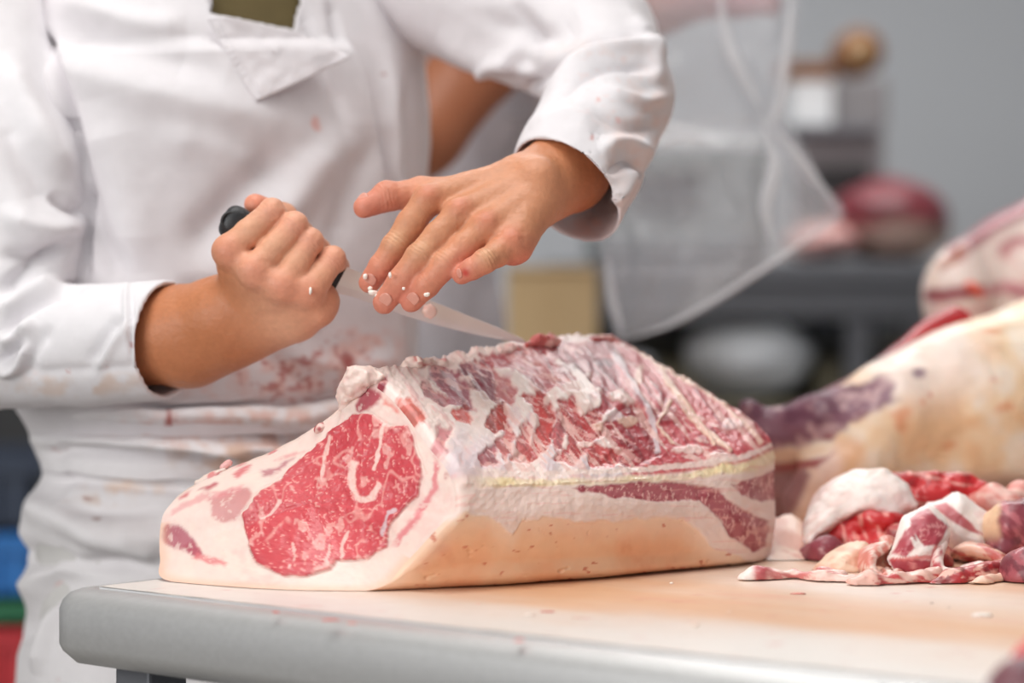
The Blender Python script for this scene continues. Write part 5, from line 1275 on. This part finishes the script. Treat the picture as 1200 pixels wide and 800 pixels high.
# clear plastic bag hanging from that hand
m, N, L, b = nt('clear_plastic_film')
tr = N.new('ShaderNodeBsdfTransparent'); mix = N.new('ShaderNodeMixShader'); mix.inputs[0].default_value = .22
b.inputs['Base Color'].default_value = (.78, .79, .84, 1); b.inputs['Roughness'].default_value = .16; b.inputs['Specular IOR Level'].default_value = .9
L.new(tr.outputs[0], mix.inputs[1]); L.new(b.outputs[0], mix.inputs[2]); L.new(mix.outputs[0], N['Material Output'].inputs['Surface'])
m2_ = m.copy(); m2_.name = 'doubled_plastic_film'; m2_.node_tree.nodes['Mix Shader'].inputs[0].default_value = .5; m2_.node_tree.nodes['Principled BSDF'].inputs['Base Color'].default_value = (.9, .9, .94, 1)
bag = thing('plastic_bag', P(885,20,2.95), 'clear plastic bag hanging open from the hand of the second person', 'bag')
OUT = np.array([(925,-70),(934,10),(928,80),(918,125),(940,170),(964,215),(988,252),(940,288),(880,326),(800,372),(742,396),(722,394),(714,350),(706,300),(680,230),(660,150),(650,60),(660,-30),(700,-80),(820,-85)], float)
O = cr(OUT, 4, True); c = np.array([830., 210.]); n = 40; t = np.linspace(1, .01, n); A = (c + (O[None] - c) * t[:, None, None]).reshape(-1, 2); R = np.repeat(t, len(O))
for s, nm in ((-1, 'front_film'), (1, 'back_film')):
    z = s * .035 * (1 - R ** 3)
    for pts, w, a in [([(870,14),(862,70),(880,110),(905,140),(896,200),(905,280)], 11, .016), ([(905,20),(915,80),(900,140)], 8, -.012), ([(890,150),(940,220),(980,250)], 12, .012), ([(700,150),(760,160),(830,150),(890,150)], 9, .014), ([(780,180),(800,260),(760,380)], 20, .012), ([(850,180),(880,250),(860,330)], 16, -.012), ([(720,240),(735,300),(728,380)], 8, .010), ([(840,30),(800,80),(740,120)], 14, -.012), ([(700,210),(770,230),(860,200)], 24, .010)]:
        d_, t_ = seg_d(A[:, 0], A[:, 1], [tuple(q) for q in cr(np.array(pts, float), 5)]); z = z + s * -a * np.exp(-(d_ / w) ** 2) * (1 - R ** 6)
    z = z - .006 * fbm(A[:, 0] * .02, A[:, 1] * .02, None, 3, 81 + s) * (1 - R ** 6)
    V = np.stack([P(a_, b_, 2.93 + q) for (a_, b_), q in zip(A, z)])
    make(nm, V, grid_faces(n, len(O), True), m, bag)
for pts, w in [([(842,-30),(850,40),(868,84),(892,132)], .016), ([(930,-10),(922,60),(914,120),(900,148)], .013), ([(892,140),(908,190),(897,240),(905,290)], .016), ([(900,142),(940,190),(984,250)], .012), ([(712,296),(716,350),(730,394)], .012), ([(690,152),(760,146),(830,152)], .010), ([(760,176),(800,160),(836,170)], .010), ([(984,252),(900,312),(800,374),(736,397)], .007)]:
    q = cr(np.array([P(a_, b_, 2.885) for a_, b_ in pts]), 8); T_ = np.gradient(q, axis=0); sd_ = np.cross(T_, FW); sd_ /= np.linalg.norm(sd_, axis=1, keepdims=True)
    k_ = np.linspace(-1, 1, 5); tp_ = np.sin(np.linspace(.15, math.pi - .15, len(q)))
    V = np.concatenate([q[i_] + np.outer(k_, sd_[i_]) * w * .5 * tp_[i_] - np.outer(1 - k_ ** 2, FW) * w * .4 for i_ in range(len(q))]); make('film_fold', V, grid_faces(len(q), 5), m2_, bag)
V, Fl = tube(np.array([P(a_, b_, 2.93) for a_, b_ in np.concatenate([O, O[:1]])]), .0009, 6, False); make('sealed_edge', V, Fl, m, bag)

# --- far steel counter with meat, scale and boxes
D = 4.6; U = D / F
def fx(px_, d=D): return (px_ - 600) / F * d
def fz(py_, d=D): return P(600, py_, d)[2]
def fbox(name, x0, x1, y0, y1, d, dep, mat, parent=None, bev=.004):
    return box(name, ((fx(x0, d) + fx(x1, d)) / 2, P(600, 400, d)[1] + dep / 2, (fz(y0, d) + fz(y1, d)) / 2), (fx(x1, d) - fx(x0, d), dep, fz(y0, d) - fz(y1, d)), mat, parent, 0, bev)
M_OLIVEG = mat_plain('drab_shelf_paint', rgb(128, 122, 102), .7, 0, .1, 5); M_CARD = mat_plain('cardboard', rgb(214, 184, 140), .85, 0, .06, 9); M_BROWN = mat_plain('brown_wood', rgb(112, 66, 22), .5, 0, .2, 9); M_GREYM = mat_plain('grey_machine', rgb(140, 136, 138), .5, .2, .06, 6)
cnt = thing('steel_counter', (fx(900), P(600,400,D)[1] + .3, 0), 'long grey steel counter at the back wall with dark open shelf below', 'counter')
fbox('worktop', 640, 1098, 306, 332, D, .65, M_STEEL_DULL, cnt); fbox('front_apron', 650, 1092, 333, 372, D + .02, .03, M_STEEL_DULL, cnt)
fbox('back_panel', 650, 1092, 373, 640, D + .58, .03, M_DARK, cnt); fbox('lower_shelf', 650, 1092, 472, 486, D + .03, .55, M_OLIVEG, cnt); fbox('middle_shelf', 650, 1092, 404, 410, D + .25, .33, M_OLIVEG, cnt)
zb = .0
for a in (655, 1000, 1072):
    h = fz(333); box('leg', (fx(a + 9), P(600,400,D)[1] + .06, h / 2), (.045, .045, h), M_STEEL_DULL, cnt)
    box('leg', (fx(a + 9), P(600,400,D)[1] + .55, h / 2), (.045, .045, h), M_STEEL_DULL, cnt)
ztop = fz(306) + .001
def farlump(name, label, px_, d, rx, ry, rz, c1, c2, cat, seed, split=None):
    A, Fl = lump(np.zeros(3), 1, seed, (rx, ry, rz), 4, .18); A[:, 2] += -A[:, 2].min(); A += np.array([fx(px_, d), P(600,400,d)[1], ztop])
    h = A[:, 2] - ztop; cl = paint(np.tile(c1, (len(A), 1)), c2, sst(rz * .55, rz * .95, h + .03 * fbm3(A, 14, 3, seed)))
    return tag(make(name, A, Fl, M_MEAT, None, cl), label, cat)
farlump('rib_slab', 'blurred slab of red meat over cream fat on the far counter', 1042, 4.85, .122, .16, .086, rgb(196,164,150), rgb(112,40,50), 'meat', 801)
farlump('fat_slab', 'blurred pinkish fat slab on the far counter beside the hanging bag', 962, 4.85, .075, .15, .038, rgb(200,168,156), rgb(196,150,146), 'meat', 802)
sc_ = thing('weighing_machine', (fx(985, 5.0), P(600,400,5.05)[1], ztop), 'grey upright machine on the far counter under a brown roll', 'machine')
fbox('housing', 936, 1036, 150, 302, 5.05, .12, M_GREYM, sc_, .01); fbox('column', 978, 1040, 92, 150, 5.07, .10, M_GREYM, sc_, .01); fbox('tray', 922, 1030, 148, 156, 5.0, .2, M_STEEL_DULL, sc_, .003); fbox('dark_display', 950, 1020, 196, 240, 5.04, .012, M_DARK, sc_, .003)
mc_ = thing('wide_machine', (fx(810, 5.0), P(600,400,5.05)[1], ztop), 'wide grey-green machine on the far counter seen through the plastic bag', 'machine')
M_GG = mat_plain('grey_green_enamel', rgb(118, 124, 124), .5, .1, .06, 6)
fbox('housing', 690, 904, 172, 303, 5.05, .3, M_GG, mc_, .012); fbox('top_cover', 694, 900, 158, 171, 5.06, .26, M_WHITEPL, mc_, .006); fbox('control_panel', 740, 820, 200, 250, 5.04, .012, M_DARK, mc_, .003); fbox('front_tray', 700, 896, 284, 292, 4.98, .07, M_STEEL_DULL, mc_, .002)
bx_ = thing('white_carton', (fx(955, 5.06), P(600,400,5.06)[1], fz(148, 5.06)), 'small white carton on the tray of the grey machine', 'box')
fbox('carton_body', 930, 976, 100, 147, 5.05, .08, M_WHITEPL, bx_, .004); fbox('carton_lid', 929, 977, 95, 101, 5.048, .084, M_WHITEPL, bx_, .002)
rl = thing('brown_plank', (fx(955, 5.06), P(600,400,5.06)[1], fz(94, 5.06)), 'orange-brown wooden block on top of the white carton', 'block'); fbox('block_body', 918, 978, 72, 94, 5.05, .10, M_BROWN, rl, .006); fbox('block_end', 912, 918, 74, 92, 5.06, .08, M_BROWN, rl, .003)
ro = thing('brown_roll', P(1003,64,5.1), 'round brown roll on top of the grey machine column', 'roll')
pr = [(0,-.06),(.046,-.06),(.05,-.055),(.05,.055),(.046,.06),(0,.06)]; V, Fq = lathe(pr, 32); V = V[:, [0, 2, 1]]; make('roll_body', V + P(1003,64,5.12), Fq, M_BROWN, ro)
V, Fq = lathe([(.012,-.064),(.02,-.064),(.02,.064),(.012,.064)], 20); V = V[:, [0, 2, 1]]; make('roll_core', V + P(1003,64,5.12), Fq, M_CARD, ro)
# cardboard carton and white sack under the counter, second carton beside
cb = thing('cardboard_box', (fx(645, 4.2), P(600,400,4.2)[1] + .15, 0), 'yellowish cardboard box seen through the plastic bag', 'box')
fbox('box_body', 594, 700, 318, 420, 4.2, .3, M_CARD, cb, .003); fbox('box_flap', 594, 700, 312, 318, 4.19, .15, M_CARD, cb, .001); fbox('tape_strip', 643, 650, 318, 420, 4.197, .004, M_CARD, cb, 0)
st_ = thing('box_stand', (fx(645, 4.2), P(600,400,4.2)[1] + .15, 0), 'grey steel stand carrying the yellowish cardboard box', 'stand')
zs = fz(420, 4.2) - .001; box('stand_top', (fx(645, 4.2), P(600,400,4.2)[1] + .15, zs - .015), (.36, .4, .03), M_STEEL_DULL, st_)
for sx in (-.16, .16):
    for sy in (-.17, .17): box('leg', (fx(645, 4.2) + sx, P(600,400,4.2)[1] + .15 + sy, (zs - .03) / 2), (.03, .03, zs - .03), M_STEEL_DULL, st_)
A, Fl = lump(np.zeros(3), 1, 820, (.126, .12, .082), 4, .14); A[:, 2] -= A[:, 2].min(); A += np.array([fx(876, 4.75), P(600,400,4.75)[1], fz(472) + .0015])
M_SACK = mat_plain('pale_sack', rgb(224, 228, 234), .7, 0, .04, 6)
sk_ = thing('white_sack', (fx(876, 4.75), P(600,400,4.75)[1], fz(472)), 'rounded pale sack on the lower shelf of the far counter', 'sack'); make('sack_body', A, Fl, M_SACK, sk_)
V, Fl = tube(np.array([P(876,404,4.75),P(878,396,4.75),P(874,388,4.75)]), [.014,.009,.02], 10); make('tied_neck', V, Fl, M_SACK, sk_)
for i, (a, b_, cl_, lab) in enumerate([(800,66,M_OLIVEG,'drab tub on the lower shelf left of the pale sack'),(985,60,M_OLIVEG,'drab tub on the lower shelf right of the pale sack'),(1046,46,M_DARK,'dark tub at the right end of the lower shelf')]):
    t_ = thing('tub', (fx(a, 4.8), P(600,400,4.8)[1], fz(472)), lab, 'tub'); fbox('tub_body', a - b_ / 2, a + b_ / 2, 428, 471, 4.75, .2, cl_, t_, .006); fbox('tub_rim', a - b_ / 2 - 3, a + b_ / 2 + 3, 423, 428, 4.745, .21, cl_, t_, .002)

# --- stacked crates and dark cabinet at the far left
def crate(col_, x, y, z, w, dp, h, lab):
    M_ = mat_plain('crate_' + lab.split()[0], col_, .45, 0, .05, 8)
    t_ = thing('crate', (x, y, z), lab, 'crate', None)
    bm = bmesh.new(); k = .012
    bm_box(bm, (x, y, z + .006), (w, dp, .012)); 
    for sx in (-1, 1): bm_box(bm, (x + sx * (w / 2 - k / 2), y, z + h / 2), (k, dp, h))
    for sy in (-1, 1): bm_box(bm, (x, y + sy * (dp / 2 - k / 2), z + h / 2), (w, k, h))
    from_bm('crate_walls', bm, M_, t_)
    bm = bmesh.new()
    for sx in (-1, 1): bm_box(bm, (x + sx * (w / 2), y, z + h - .015), (.025, dp + .03, .028))
    for sy in (-1, 1): bm_box(bm, (x, y + sy * (dp / 2), z + h - .015), (w + .03, .025, .028))
    from_bm('rim', bm, M_, t_)
    for q in (-.25, 0, .25): box('rib', (x + w * q, y - dp / 2 - .006, z + h / 2 - .01), (.015, .012, h - .04), M_, t_)
cx_l = fx(-60, 4.0) - .0; yy = P(600,400,4.0)[1] + .2
zc = 0.0
hs = [.165, .165]
z3 = fz(800, 4.0) - .03
spec = [(rgb(186,34,44), 0.0, .22, 'red crate lowest in the stack by the wall'), (rgb(196,40,50), .222, fz(738, 4.0) - .222 - .001, 'red crate second from the floor in the stack by the wall'),
        (rgb(24,110,70), fz(738, 4.0), fz(706, 4.0) - fz(738, 4.0) - .001, 'green shallow crate above the red crates'), (rgb(20,112,190), fz(706, 4.0), fz(626, 4.0) - fz(706, 4.0) - .001, 'bright blue crate above the green one'), (rgb(22,40,66), fz(626, 4.0), fz(536, 4.0) - fz(626, 4.0), 'navy crate topmost in the stack by the wall')]
for c_, z, h, lab in spec: crate(c_, cx_l, yy, z, .28, .36, h, lab)
cab = thing('dark_cabinet', (-1.4, 5.4, 0), 'dark grey cabinet behind the crate stack on the left', 'cabinet')
box('cabinet_body', (-1.35, 5.4, .62), (.9, .5, 1.24), M_DARK, cab, 0, .005); box('door', (-1.13, 5.14, .62), (.42, .02, 1.16), M_DARK, cab, 0, .003); box('door', (-1.57, 5.14, .62), (.42, .02, 1.16), M_DARK, cab, 0, .003); box('cabinet_top', (-1.35, 5.4, 1.255), (.94, .54, .03), M_STEEL_DULL, cab)
# --- ceiling lamps that carry the light
m, N, L, b = nt('lamp_diffuser'); b.inputs['Emission Color'].default_value = (1, .99, .97, 1); b.inputs['Emission Strength'].default_value = 1.6
for i, (x, y, w, h, lab) in enumerate([(-.2,1.9,1.6,1.2,'white ceiling light panel above the butcher table'), (.3,4.6,2.4,1.2,'white ceiling light panel above the far counter')]):
    t_ = thing('ceiling_light', (x, y, 3.2), lab, 'light'); box('housing', (x, y, 3.165), (w + .08, h + .08, .06), M_WHITEPL, t_, 0, .004); box('diffuser', (x, y, 3.13), (w, h, .01), m, t_)
